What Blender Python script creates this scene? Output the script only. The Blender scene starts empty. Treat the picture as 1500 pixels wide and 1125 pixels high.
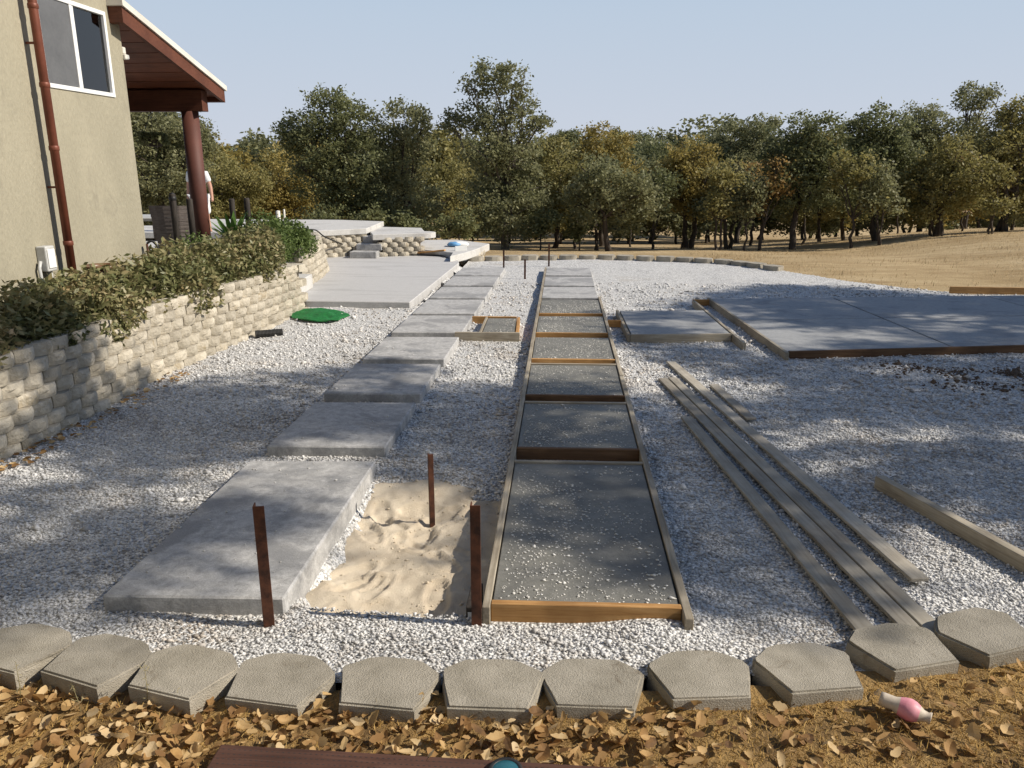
import bpy, bmesh, math, random
import numpy as np
from mathutils import Vector, Matrix, noise as mnoise
R = math.radians
S = bpy.context.scene
C = S.collection
random.seed(7); rng = np.random.default_rng(7)

# ------------------------------------------------------------------ camera
FPX, CAM_H = 1150.0, 1.9
PIT = math.atan(318 / FPX); YAW = math.atan(75 / (FPX / math.cos(PIT)))
cam = bpy.data.cameras.new('camera'); camo = bpy.data.objects.new('camera', cam); C.objects.link(camo)
cam.sensor_fit = 'HORIZONTAL'; cam.sensor_width = 36; cam.lens = 36 * FPX / 1500; cam.clip_end = 2000; cam.clip_start = .05
camo.location = (0, 0, CAM_H); camo.rotation_euler = (math.pi / 2 - PIT, 0, YAW)
S.camera = camo
# ------------------------------------------------------------------ light
SUN_EL, SUN_AZ = R(37), R(-4)              # azimuth counted from +X towards +Y
sdir = Vector((math.cos(SUN_EL) * math.cos(SUN_AZ), math.cos(SUN_EL) * math.sin(SUN_AZ), math.sin(SUN_EL)))
W = bpy.data.worlds.new('World'); S.world = W; W.use_nodes = True
nt = W.node_tree; bg = nt.nodes['Background']
sky = nt.nodes.new('ShaderNodeTexSky'); sky.sky_type = 'NISHITA'; sky.sun_disc = False
sky.sun_elevation = SUN_EL; sky.sun_rotation = math.pi / 2 - SUN_AZ
sky.air_density = 1.0; sky.dust_density = .8; sky.ozone_density = 4.5; sky.altitude = 100
tc = nt.nodes.new('ShaderNodeTexCoord'); sz = nt.nodes.new('ShaderNodeSeparateXYZ'); nt.links.new(tc.outputs['Generated'], sz.inputs[0])
hz_c = nt.nodes.new('ShaderNodeMapRange'); hz_c.inputs[1].default_value = .0; hz_c.inputs[2].default_value = .22; nt.links.new(sz.outputs[2], hz_c.inputs[0])
hz_m = nt.nodes.new('ShaderNodeMix'); hz_m.data_type = 'RGBA'; nt.links.new(hz_c.outputs[0], hz_m.inputs[0])
hz_m.inputs[6].default_value = (5.3, 5.65, 6.4, 1); hz_m.inputs[7].default_value = (4.15, 5.15, 6.35, 1)
hz_f = nt.nodes.new('ShaderNodeMapRange'); hz_f.interpolation_type = 'SMOOTHSTEP'; hz_f.inputs[1].default_value = .16; hz_f.inputs[2].default_value = .5; nt.links.new(sz.outputs[2], hz_f.inputs[0])
hz_x = nt.nodes.new('ShaderNodeMix'); hz_x.data_type = 'RGBA'; nt.links.new(hz_f.outputs[0], hz_x.inputs[0]); nt.links.new(hz_m.outputs[2], hz_x.inputs[6]); nt.links.new(sky.outputs[0], hz_x.inputs[7])
nt.links.new(hz_x.outputs[2], bg.inputs[0]); bg.inputs[1].default_value = 0.10
sl = bpy.data.lights.new('sun', 'SUN'); sl.energy = 5.0; sl.angle = R(.53); sl.color = (1, .92, .80)
so = bpy.data.objects.new('sun', sl); C.objects.link(so); so.rotation_euler = sdir.to_track_quat('Z', 'Y').to_euler()
so.location = (20, -3, 18)
S.view_settings.view_transform = 'Standard'; S.view_settings.look = 'None'
S.view_settings.exposure = 0.2; S.view_settings.gamma = 1

# ------------------------------------------------------------------ pixel -> place helpers (photograph 1500 x 1125)
_f = Vector((-math.sin(YAW) * math.cos(PIT), math.cos(YAW) * math.cos(PIT), -math.sin(PIT)))
_r = Vector((math.cos(YAW), math.sin(YAW), 0)); _u = _r.cross(_f)
def ray(x, y): return _f + _r * ((x - 750) / FPX) + _u * (-(y - 562.5) / FPX)
def onz(x, y, z=0.0):
    d = ray(x, y); t = (z - CAM_H) / d.z; return Vector((t * d.x, t * d.y, z))
def ony(x, y, Y):
    d = ray(x, y); t = Y / d.y; return Vector((t * d.x, Y, CAM_H + t * d.z))

# ------------------------------------------------------------------ object helpers
def tag(o, label=None, cat=None, group=None, kind=None):
    if label: o['label'] = label
    if cat: o['category'] = cat
    if group: o['group'] = group
    if kind: o['kind'] = kind
    return o
def link(name, me, m=None, parent=None, loc=None, rot=None, smooth=False):
    o = bpy.data.objects.new(name, me); C.objects.link(o)
    if m is not None and not me.materials: me.materials.append(m)
    if parent: o.parent = parent
    if loc is not None: o.location = loc
    if rot is not None: o.rotation_euler = rot
    if smooth: me.polygons.foreach_set('use_smooth', np.ones(len(me.polygons), dtype=bool))
    return o
def empty(name, loc=(0, 0, 0), rz=0):
    o = bpy.data.objects.new(name, None); C.objects.link(o); o.location = loc; o.rotation_euler = (0, 0, rz)
    o.empty_display_size = .2
    return o
def qmesh(name, V, Q):
    V = np.asarray(V, dtype=np.float32); Q = np.asarray(Q, dtype=np.int32); k = Q.shape[1]
    me = bpy.data.meshes.new(name)
    me.vertices.add(len(V)); me.vertices.foreach_set('co', V.ravel())
    me.loops.add(Q.size); me.loops.foreach_set('vertex_index', Q.ravel())
    me.polygons.add(len(Q)); me.polygons.foreach_set('loop_start', np.arange(0, Q.size, k, dtype=np.int32))
    me.update(calc_edges=True); me.validate()
    return me
def bm_mesh(name, bm):
    me = bpy.data.meshes.new(name); bm.to_mesh(me); bm.free(); return me
def box_bm(sx, sy, sz, bev=.006, seg=1, bottom=True):
    """box of size sx,sy,sz; origin at centre of its base"""
    bm = bmesh.new(); bmesh.ops.create_cube(bm, size=1)
    for v in bm.verts: v.co = Vector((v.co.x * sx, v.co.y * sy, (v.co.z + .5) * sz))
    if bev: bmesh.ops.bevel(bm, geom=bm.edges[:], offset=bev, segments=seg, profile=.5, affect='EDGES')
    return bm
def box(name, lo, hi, m, parent=None, bev=.006, seg=1):
    lo = Vector(lo); hi = Vector(hi); s = hi - lo
    me = bm_mesh(name, box_bm(s.x, s.y, s.z, bev, seg))
    return link(name, me, m, parent, ((lo.x + hi.x) / 2, (lo.y + hi.y) / 2, lo.z))
def prism_bm(pts, z0, z1, bev=.008):
    bm = bmesh.new()
    vs = [bm.verts.new((p[0], p[1], z0)) for p in pts]; f = bm.faces.new(vs)
    if f.normal.z > 0: f.normal_flip()
    bm.normal_update()
    r = bmesh.ops.extrude_face_region(bm, geom=[f])
    for v in [g for g in r['geom'] if isinstance(g, bmesh.types.BMVert)]: v.co.z = z1
    bmesh.ops.recalc_face_normals(bm, faces=bm.faces[:])
    if bev:
        bmesh.ops.bevel(bm, geom=[e for e in bm.edges], offset=bev, segments=1, affect='EDGES')
    return bm
def prism(name, pts, z0, z1, m, parent=None, bev=.008):
    return link(name, bm_mesh(name, prism_bm(pts, z0, z1, bev)), m, parent)
def beam(name, a, b, w, h, m, parent=None, bev=.003):
    """board from a to b (centre line of its underside), width w, height h; local X is its length"""
    a = Vector(a); b = Vector(b); d = b - a
    o = link(name, bm_mesh(name, box_bm(d.length, w, h, bev)), m, parent, (a + b) / 2)
    o.rotation_euler = (0, -math.atan2(d.z, math.hypot(d.x, d.y)), math.atan2(d.y, d.x))
    return o
def tube_vq(path, rad, n=8, cap=True):
    path = [Vector(p) for p in path]; V = []; Q = []
    if not hasattr(rad, '__len__'): rad = [rad] * len(path)
    up = Vector((0, 0, 1)); ref = None
    for i, p in enumerate(path):
        t = (path[min(i + 1, len(path) - 1)] - path[max(i - 1, 0)]).normalized()
        if ref is None: ref = t.orthogonal().normalized()
        ref = (ref - t * ref.dot(t)).normalized(); bi = t.cross(ref)
        for k in range(n):
            a = 2 * math.pi * k / n
            V.append(p + (ref * math.cos(a) + bi * math.sin(a)) * rad[i])
    for i in range(len(path) - 1):
        for k in range(n):
            Q.append((i * n + k, i * n + (k + 1) % n, (i + 1) * n + (k + 1) % n, (i + 1) * n + k))
    if cap:
        for base, rev in ((0, True), ((len(path) - 1) * n, False)):
            c = len(V); V.append(path[0] if base == 0 else path[-1])
            for k in range(n):
                q = (base + k, base + (k + 1) % n, c, c)
                Q.append(q if not rev else (q[1], q[0], c, c))
    return V, Q
def poly_mesh(name, V, F):
    me = bpy.data.meshes.new(name)
    me.from_pydata([tuple(v) for v in V], [], [tuple(dict.fromkeys(f)) for f in F]); me.update(); return me
def tube(name, path, rad, m, parent=None, n=8, smooth=True):
    V, Q = tube_vq(path, rad, n); return link(name, poly_mesh(name, V, Q), m, parent, smooth=smooth)
def lathe(name, prof, m, parent=None, n=20, loc=(0, 0, 0), rot=(0, 0, 0), smooth=True):
    V = []; Q = []
    for r, z in prof:
        for k in range(n):
            a = 2 * math.pi * k / n; V.append((r * math.cos(a), r * math.sin(a), z))
    for i in range(len(prof) - 1):
        for k in range(n): Q.append((i * n + k, i * n + (k + 1) % n, (i + 1) * n + (k + 1) % n, (i + 1) * n + k))
    return link(name, poly_mesh(name, V, Q), m, parent, loc, rot, smooth)
def copy_tree(o, parent=None):
    kids = list(o.children); c = o.copy(); C.objects.link(c); c.parent = parent
    for ch in kids: copy_tree(ch, c)
    return c

# ------------------------------------------------------------------ materials
def newmat(name):
    m = bpy.data.materials.new(name); m.use_nodes = True; nt = m.node_tree
    return m, nt, nt.nodes['Principled BSDF'], nt.nodes, nt.links
def nn(nodes, t, **k):
    n = nodes.new('ShaderNode' + t)
    for a, b in k.items():
        if a in n.inputs: n.inputs[a].default_value = b
        else: setattr(n, a, b)
    return n
def ramp(nodes, stops):
    r = nodes.new('ShaderNodeValToRGB'); e = r.color_ramp.elements
    while len(e) < len(stops): e.new(.5)
    for i, (p, c) in enumerate(stops): e[i].position = p; e[i].color = (*c, 1)
    return r
def coords(nodes, links, scale=(1, 1, 1), world=False, rand=True):
    """object (or world) position, shifted per object so that copies differ"""
    if world:
        src = nodes.new('ShaderNodeNewGeometry').outputs['Position']
    else:
        src = nodes.new('ShaderNodeTexCoord').outputs['Object']
        if rand:
            oi = nodes.new('ShaderNodeObjectInfo'); mu = nn(nodes, 'Math', operation='MULTIPLY'); mu.inputs[1].default_value = 37.0
            links.new(oi.outputs['Random'], mu.inputs[0])
            ad = nodes.new('ShaderNodeVectorMath'); ad.operation = 'ADD'
            links.new(src, ad.inputs[0]); links.new(mu.outputs[0], ad.inputs[1]); src = ad.outputs[0]
    mp = nodes.new('ShaderNodeMapping'); mp.inputs['Scale'].default_value = scale
    links.new(src, mp.inputs[0]); return mp.outputs[0]
def noise_tex(nodes, links, vec, scale, detail=4, rough=.55, dist=0.0):
    n = nn(nodes, 'TexNoise', Scale=scale, Detail=detail, Roughness=rough, Distortion=dist); links.new(vec, n.inputs['Vector']); return n.outputs[0]
def mixc(nodes, links, fac, a, b, mode='MIX'):
    m = nodes.new('ShaderNodeMix'); m.data_type = 'RGBA'; m.blend_type = mode
    for i, v in ((0, fac), (6, a), (7, b)):
        if hasattr(v, 'links'): links.new(v, m.inputs[i])
        elif i == 0: m.inputs[0].default_value = v
        else: m.inputs[i].default_value = (*v, 1)
    return m.outputs[2]
def bump(nodes, links, h, strength, dist, bsdf):
    b = nn(nodes, 'Bump', Strength=strength, Distance=dist); links.new(h, b.inputs['Height']); links.new(b.outputs[0], bsdf.inputs['Normal']); return b
def simple(name, a, b, scale=6, rough=.8, fine=60, bstr=.3, bdist=.004, world=False, stretch=(1, 1, 1), metal=0.0, lo=.35, hi=.65, spec=.4, ovar=0.0, dirt=None):
    m, nt, bs, N, L = newmat(name)
    v = coords(N, L, stretch, world)
    n1 = noise_tex(N, L, v, scale, 5, .6); n2 = noise_tex(N, L, v, fine, 4, .6)
    r = ramp(N, [(lo, a), (hi, b)]); L.new(n1, r.inputs[0])
    c = mixc(N, L, .18, r.outputs[0], n2, 'OVERLAY')
    if dirt:
        dn = noise_tex(N, L, v, dirt[1], 6, .7, .8); dr = ramp(N, [(dirt[2], (0, 0, 0)), (dirt[2] + .12, (1, 1, 1))]); L.new(dn, dr.inputs[0])
        c = mixc(N, L, dr.outputs[0], c, dirt[0])
    if ovar:
        oi = N.new('ShaderNodeObjectInfo'); rv = N.new('ShaderNodeMapRange'); rv.inputs[3].default_value = 1 - ovar; rv.inputs[4].default_value = 1 + ovar
        L.new(oi.outputs['Random'], rv.inputs[0]); cv = N.new('ShaderNodeVectorMath'); cv.operation = 'SCALE'
        L.new(c, cv.inputs[0]); L.new(rv.outputs[0], cv.inputs['Scale']); c = cv.outputs[0]
    L.new(c, bs.inputs['Base Color']); bs.inputs['Roughness'].default_value = rough; bs.inputs['Metallic'].default_value = metal
    bs.inputs['Specular IOR Level'].default_value = spec
    bump(N, L, n2, bstr, bdist, bs)
    return m
def concrete(name, a, b, stain, rough=.85, speck=None, smear=(1, 1, 1), stain_lo=.52):
    m, nt, bs, N, L = newmat(name)
    v = coords(N, L, smear)
    big = noise_tex(N, L, v, 1.7, 6, .62, .6); mid = noise_tex(N, L, v, 17, 8, .74, .5); fine = noise_tex(N, L, v, 130, 3, .6)
    r = ramp(N, [(.36, a), (.64, b)]); L.new(mid, r.inputs[0])
    rs = ramp(N, [(stain_lo, (0, 0, 0)), (stain_lo + .09, (.8, .8, .8))]); L.new(big, rs.inputs[0])
    c = mixc(N, L, rs.outputs[0], r.outputs[0], stain)
    c = mixc(N, L, .4, c, fine, 'OVERLAY')
    vo = nn(N, 'TexVoronoi', Scale=55.0); L.new(v, vo.inputs['Vector'])
    pr = ramp(N, [(.0, (.35, .35, .35)), (.1, (1, 1, 1))]); L.new(vo.outputs['Distance'], pr.inputs[0])
    msk = ramp(N, [(.55, (0, 0, 0)), (.62, (1, 1, 1))]); L.new(noise_tex(N, L, v, 14, 2), msk.inputs[0])
    c = mixc(N, L, msk.outputs[0], c, mixc(N, L, 1.0, c, pr.outputs[0], 'MULTIPLY'))
    L.new(c, bs.inputs['Base Color'])
    rr = N.new('ShaderNodeMapRange'); rr.inputs[3].default_value = rough - .12; rr.inputs[4].default_value = min(1, rough + .1); L.new(big, rr.inputs[0])
    L.new(rr.outputs[0], bs.inputs['Roughness']); bs.inputs['Specular IOR Level'].default_value = .35
    h = N.new('ShaderNodeMath'); h.operation = 'ADD'; L.new(mid, h.inputs[0]); L.new(fine, h.inputs[1])
    bump(N, L, h.outputs[0], .35, .004, bs)
    return m
def wood(name, a, b, c, rough=.75, grain=1.0):
    m, nt, bs, N, L = newmat(name)
    v = coords(N, L, (1.2, 22, 22)); g = noise_tex(N, L, v, 2.6 * grain, 6, .65, .8)
    v2 = coords(N, L, (1, 1, 1)); bl = noise_tex(N, L, v2, 3.0, 4, .6); fi = noise_tex(N, L, coords(N, L, (4, 120, 120)), 2.5, 3)
    r = ramp(N, [(.28, a), (.5, b), (.72, c)]); L.new(g, r.inputs[0])
    k = ramp(N, [(.35, (.55, .52, .5)), (.6, (1, 1, 1))]); L.new(bl, k.inputs[0])
    col = mixc(N, L, .7, r.outputs[0], k.outputs[0], 'MULTIPLY')
    oi = N.new('ShaderNodeObjectInfo'); rv = N.new('ShaderNodeMapRange'); rv.inputs[3].default_value = .78; rv.inputs[4].default_value = 1.15
    L.new(oi.outputs['Random'], rv.inputs[0]); cv = N.new('ShaderNodeVectorMath'); cv.operation = 'SCALE'
    L.new(col, cv.inputs[0]); L.new(rv.outputs[0], cv.inputs['Scale'])
    L.new(cv.outputs[0], bs.inputs['Base Color']); bs.inputs['Roughness'].default_value = rough; bs.inputs['Specular IOR Level'].default_value = .3
    bump(N, L, fi, .4, .002, bs)
    return m
def leafmat(name, tones, trans=.25, rough=.55, clump=.8, clump_str=.5, tint=None):
    """foliage: colour differs from leaf to leaf and from clump to clump"""
    m, nt, bs, N, L = newmat(name)
    g = N.new('ShaderNodeNewGeometry'); r = ramp(N, [(i / (len(tones) - 1), t) for i, t in enumerate(tones)])
    n = noise_tex(N, L, coords(N, L, (1, 1, 1)), clump, 3, .6)
    mx = N.new('ShaderNodeMix'); mx.data_type = 'FLOAT'; mx.inputs[0].default_value = clump_str
    st = N.new('ShaderNodeMapRange'); st.inputs[1].default_value = .3; st.inputs[2].default_value = .7; L.new(n, st.inputs[0])
    oi = N.new('ShaderNodeObjectInfo'); sm = nn(N, 'Math', operation='ADD'); fr = nn(N, 'Math', operation='FRACT')
    L.new(g.outputs['Random Per Island'], sm.inputs[0]); L.new(oi.outputs['Random'], sm.inputs[1]); L.new(sm.outputs[0], fr.inputs[0])
    L.new(fr.outputs[0], mx.inputs[2]); L.new(st.outputs[0], mx.inputs[3]); L.new(mx.outputs[0], r.inputs[0])
    base = r.outputs[0]
    if tint:
        tn = noise_tex(N, L, coords(N, L, world=True), tint[1], 5, .65, .4); tr_ = ramp(N, [(tint[2], (0, 0, 0)), (tint[2] + .2, (.75, .75, .75))]); L.new(tn, tr_.inputs[0])
        base = mixc(N, L, tr_.outputs[0], base, mixc(N, L, 1.0, base, tint[0], 'MULTIPLY'))
    L.new(base, bs.inputs['Base Color']); bs.inputs['Roughness'].default_value = rough; bs.inputs['Specular IOR Level'].default_value = .3
    if trans:
        tr = N.new('ShaderNodeBsdfTranslucent'); L.new(r.outputs[0], tr.inputs[0]); ms = N.new('ShaderNodeMixShader'); ms.inputs[0].default_value = trans
        L.new(bs.outputs[0], ms.inputs[1]); L.new(tr.outputs[0], ms.inputs[2]); L.new(ms.outputs[0], N['Material Output'].inputs[0])
    return m

M = {}
M['dry'] = concrete('dry_concrete', (.29, .285, .275), (.49, .48, .465), (.24, .238, .235), stain_lo=.50)
M['patio'] = concrete('broomed_patio_concrete', (.42, .41, .395), (.50, .49, .475), (.38, .37, .355), smear=(.35, 2.4, 1))
M['white_conc'] = concrete('pale_coping_concrete', (.48, .465, .435), (.56, .545, .515), (.42, .405, .38))
M['wet'] = concrete('fresh_wet_concrete', (.155, .15, .128), (.225, .215, .187), (.13, .126, .112), rough=.6)
M['damp'] = concrete('fresh_slab_concrete', (.26, .265, .265), (.35, .35, .345), (.22, .225, .23), rough=.75)
M['block'] = simple('grey_edging_block', (.28, .25, .195), (.40, .36, .29), 6, .9, 170, 1.0, .008, ovar=.10, dirt=((.22, .185, .135), 7, .6))
M['wallblock'] = simple('split_face_wall_block', (.35, .31, .24), (.50, .45, .36), 5, .92, 38, 1.0, .014, ovar=.16, dirt=((.30, .235, .14), 3, .62))
M['form'] = wood('new_form_wood', (.34, .165, .05), (.50, .27, .095), (.60, .36, .15))
M['oldform'] = wood('cement_smeared_wood', (.24, .20, .145), (.36, .31, .23), (.46, .41, .33))
M['board'] = wood('weathered_board_wood', (.30, .265, .21), (.40, .36, .29), (.48, .44, .36))
M['timber'] = wood('dull_brown_timber', (.055, .026, .018), (.085, .04, .027), (.12, .06, .042), .8)
M['shadeform'] = wood('shade_darkened_form_wood', (.10, .05, .022), (.16, .085, .04), (.21, .12, .06))  # form wood coloured darker to paint in the shade on these boards
M['redwood'] = wood('red_stained_wood', (.085, .028, .015), (.125, .043, .023), (.165, .062, .033), .65)
M['soffit'] = wood('red_cedar_soffit', (.115, .038, .02), (.18, .06, .03), (.23, .085, .045), .6)
M['rust'] = simple('rusty_steel', (.035, .015, .01), (.13, .05, .026), 14, .8, 90, .5, .002, metal=.25)
M['stucco'] = simple('olive_stucco', (.285, .26, .19), (.375, .34, .25), 1.1, .95, 42, .8, .014, stretch=(1, 1, .4), lo=.3, hi=.7, dirt=((.275, .25, .185), 2.2, .56))
M['copper'] = simple('copper_brown_pipe', (.12, .036, .02), (.19, .06, .034), 3, .5, 40, .1, .001, metal=.2)
M['post_red'] = simple('oxide_red_column', (.075, .027, .019), (.115, .04, .027), 2, .65, 60, .1, .001)
M['white'] = simple('white_vinyl', (.72, .72, .70), (.80, .80, .78), 3, .45, 60, .05, .001)
M['trim'] = simple('pale_metal_trim', (.58, .55, .48), (.68, .65, .58), 3, .5, 60, .05, .001)
M['black'] = simple('black_painted_metal', (.012, .012, .012), (.03, .028, .026), 5, .5, 60, .1, .001)
M['blackwood'] = simple('dark_wood_post', (.018, .014, .011), (.05, .04, .032), 6, .8, 60, .3, .003, stretch=(8, 8, 1))
M['greybox'] = simple('grey_plastic', (.42, .42, .40), (.52, .52, .50), 4, .5, 40, .05, .001)
M['soil'] = simple('dark_planter_soil', (.09, .06, .04), (.18, .125, .082), 5, .95, 50, .8, .02)
M['barkdark'] = simple('oak_bark', (.035, .027, .02), (.09, .07, .052), 5, .95, 30, .8, .02, stretch=(3, 3, .6))
M['barkpale'] = simple('pale_oak_bark', (.11, .09, .07), (.22, .19, .15), 5, .95, 30, .8, .02, stretch=(3, 3, .6))
M['sand'] = simple('pale_sand', (.56, .465, .34), (.68, .585, .445), 7, .95, 190, 1.0, .007)
M['chips'] = leafmat('white_stone_chips', [(.42, .40, .36), (.62, .60, .55), (.75, .73, .69)], trans=0, rough=.8)
M['stone'] = leafmat('crushed_stone', [(.20, .198, .196), (.42, .415, .41), (.60, .59, .575), (.72, .705, .68), (.82, .805, .775)], trans=0, rough=.85, clump=.9, clump_str=.32, tint=((.60, .50, .39), 1.1, .48))
M['turf'] = simple('artificial_turf', (.006, .10, .02), (.015, .19, .04), 30, .7, 200, .9, .006)
M['skin'] = simple('skin', (.42, .22, .15), (.48, .27, .19), 8, .6, 60, .05, .001)
M['cloth_white'] = simple('white_cotton', (.62, .62, .62), (.72, .72, .72), 6, .9, 80, .2, .003)
M['wicker'] = simple('grey_brown_wicker', (.12, .10, .09), (.21, .18, .165), 40, .7, 120, .5, .004, stretch=(.3, .3, 2))
M['basketry'] = simple('dark_coir', (.02, .014, .01), (.05, .035, .022), 30, .9, 100, .8, .01)
M['pink'] = simple('pink_glaze', (.58, .19, .24), (.72, .33, .37), 9, .5, 60, .1, .001)
M['cream'] = simple('cream_ceramic', (.46, .38, .29), (.56, .48, .38), 9, .6, 60, .1, .001)
M['blue'] = simple('blue_plastic', (.10, .28, .52), (.20, .40, .62), 5, .5, 60, .1, .001)
M['teal'] = simple('teal_enamel', (.02, .10, .13), (.035, .15, .18), 5, .35, 60, .1, .001)
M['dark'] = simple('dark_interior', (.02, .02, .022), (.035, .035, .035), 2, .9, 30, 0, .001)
M['curtain'] = simple('pale_curtain', (.22, .215, .21), (.30, .295, .29), 3, .9, 40, .1, .01, stretch=(1, 8, .3))
M['shade_pink'] = simple('pinkish_lampshade', (.45, .30, .26), (.50, .34, .30), 3, .9, 40, .1, .001)
M['screen'] = simple('insect_screen', (.09, .092, .095), (.13, .132, .135), 2, .5, 30, .05, .001)
M['gold'] = simple('brown_glazed_pot', (.10, .05, .025), (.18, .10, .05), 4, .35, 60, .1, .001)
def glassmat():
    m, nt, bs, N, L = newmat('window_glass')
    N.remove(bs); t = N.new('ShaderNodeBsdfTransparent'); g = N.new('ShaderNodeBsdfGlossy'); g.inputs['Roughness'].default_value = .01
    t.inputs[0].default_value = (.75, .8, .8, 1)
    f = N.new('ShaderNodeFresnel'); f.inputs[0].default_value = 2.0; ms = N.new('ShaderNodeMixShader')
    L.new(f.outputs[0], ms.inputs[0]); L.new(t.outputs[0], ms.inputs[1]); L.new(g.outputs[0], ms.inputs[2]); L.new(ms.outputs[0], N['Material Output'].inputs[0])
    return m
M['glass'] = glassmat()
LEAF = {
    'dark': leafmat('dark_oak_leaves', [(.088, .096, .040), (.178, .190, .084), (.285, .292, .140)], .45),
    'grey': leafmat('grey_green_oak_leaves', [(.112, .118, .052), (.228, .230, .112), (.335, .325, .178)], .45),
    'olive': leafmat('olive_oak_leaves', [(.140, .130, .044), (.278, .250, .090), (.405, .350, .145)], .45),
    'gold': leafmat('turning_oak_leaves', [(.165, .135, .040), (.325, .262, .080), (.480, .365, .120)], .45),
    'rust': leafmat('rust_oak_leaves', [(.16, .11, .04), (.32, .21, .07), (.46, .30, .11)], .45),
}
M['shrubleaf'] = leafmat('dry_shrub_leaves', [(.055, .066, .022), (.12, .13, .048), (.20, .195, .085), (.30, .255, .125), (.42, .29, .15)], .25, .45, 2.2, .5)
M['shrubgreen'] = leafmat('green_shrub_leaves', [(.050, .085, .020), (.11, .155, .040), (.19, .235, .075)], .3, .6, 3.0, .3)
M['agave'] = leafmat('bright_strap_leaves', [(.05, .11, .02), (.10, .18, .04), (.16, .25, .07)], .2, .45)
M['deadleaf'] = leafmat('dead_oak_leaves', [(.10, .055, .025), (.26, .14, .05), (.42, .255, .10), (.54, .37, .17), (.66, .52, .32)], .25, .7, 2.0, .2)
M['straw'] = leafmat('dry_grass_blades', [(.26, .15, .035), (.46, .29, .085), (.64, .46, .18)], .2, .8, 1.5, .3)
M['fieldstraw'] = leafmat('field_straw', [(.34, .24, .12), (.50, .38, .21), (.62, .49, .30)], .2, .9, .8, .4)
M['weed'] = leafmat('dry_weed', [(.18, .15, .07), (.30, .25, .13)], .1, .8)

def gravelmat():
    m, nt, bs, N, L = newmat('gravel_bed')
    v = coords(N, L, world=True)
    vo = nn(N, 'TexVoronoi', Scale=58.0); L.new(v, vo.inputs['Vector'])
    big = noise_tex(N, L, v, .8, 5, .6); fi = noise_tex(N, L, v, 60, 3)
    r = ramp(N, [(.0, (.27, .265, .26)), (.15, (.54, .535, .52)), (.6, (.72, .71, .685)), (1, (.84, .825, .795))])
    sx = N.new('ShaderNodeSeparateColor'); L.new(vo.outputs['Color'], sx.inputs[0]); L.new(sx.outputs[0], r.inputs[0])
    dk = ramp(N, [(.0, (1, 1, 1)), (.45, (.95, .95, .95)), (.8, (.45, .44, .42))]); L.new(vo.outputs['Distance'], dk.inputs[0])
    c = mixc(N, L, 1.0, r.outputs[0], dk.outputs[0], 'MULTIPLY')
    t = ramp(N, [(.60, (0, 0, 0)), (.74, (1, 1, 1))]); L.new(big, t.inputs[0])
    c = mixc(N, L, t.outputs[0], c, mixc(N, L, .6, c, (.40, .33, .25)))
    L.new(c, bs.inputs['Base Color']); bs.inputs['Roughness'].default_value = .9; bs.inputs['Specular IOR Level'].default_value = .25
    iv = nn(N, 'Math', operation='SUBTRACT'); iv.inputs[0].default_value = 1; L.new(vo.outputs['Distance'], iv.inputs[1])
    bump(N, L, iv.outputs[0], 1.0, .012, bs)
    return m
M['gravel'] = gravelmat()
def fieldmat():
    m, nt, bs, N, L = newmat('dry_grass_field')
    v = coords(N, L, world=True); v2 = coords(N, L, (.35, 1.6, 1), world=True)
    a = noise_tex(N, L, v, .35, 6, .6); b = noise_tex(N, L, v2, 2.2, 6, .7); f = noise_tex(N, L, v, 28, 4, .7)
    r = ramp(N, [(.3, (.38, .275, .145)), (.5, (.49, .37, .21)), (.7, (.58, .455, .28))]); L.new(b, r.inputs[0])
    k = ramp(N, [(.35, (.72, .68, .62)), (.62, (1, 1, 1))]); L.new(a, k.inputs[0])
    c = mixc(N, L, 1.0, r.outputs[0], k.outputs[0], 'MULTIPLY'); c = mixc(N, L, .35, c, f, 'OVERLAY')
    L.new(c, bs.inputs['Base Color']); bs.inputs['Roughness'].default_value = .95; bs.inputs['Specular IOR Level'].default_value = .1
    bump(N, L, f, .8, .05, bs); return m
M['field'] = fieldmat()
M['dryground'] = simple('dry_leafy_soil', (.15, .09, .035), (.38, .24, .085), 3.5, .95, 70, .9, .02, world=True)

# ------------------------------------------------------------------ terrain and gravel
def sst(a, b, x):
    t = np.clip((x - a) / (b - a), 0, 1); return t * t * (3 - 2 * t)
GR_BOUND = [(-4.6, 1.9), (-4.6, 11.0), (-3.6, 11.3), (-2.1, 11.2), (-2.0, 17.3), (-.8, 17.75), (1.2, 17.85), (2.65, 17.55), (3.7, 17.0),
            (4.45, 15.9), (5.1, 14.6), (5.7, 13.85), (6.6, 13.15), (8.2, 13.0), (11, 12.2), (12.5, 9), (12, 5), (9, 4.0), (5, 3.9), (3.0, 3.6), (1.6, 2.95), (.6, 2.72), (-.3, 2.66), (-1.1, 2.62), (-2.0, 2.68), (-2.6, 2.8), (-3.4, 3.1)]
GR_BOUND = [(-4.6, 3.4)] + GR_BOUND[1:]
def inside(poly, x, y):
    x = np.asarray(x); y = np.asarray(y); r = np.zeros(x.shape, bool); n = len(poly)
    for i in range(n):
        x0, y0 = poly[i]; x1, y1 = poly[(i + 1) % n]
        c = ((y0 > y) != (y1 > y)) & (x < (x1 - x0) * (y - y0) / ((y1 - y0) + 1e-12) + x0); r ^= c
    return r
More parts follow.
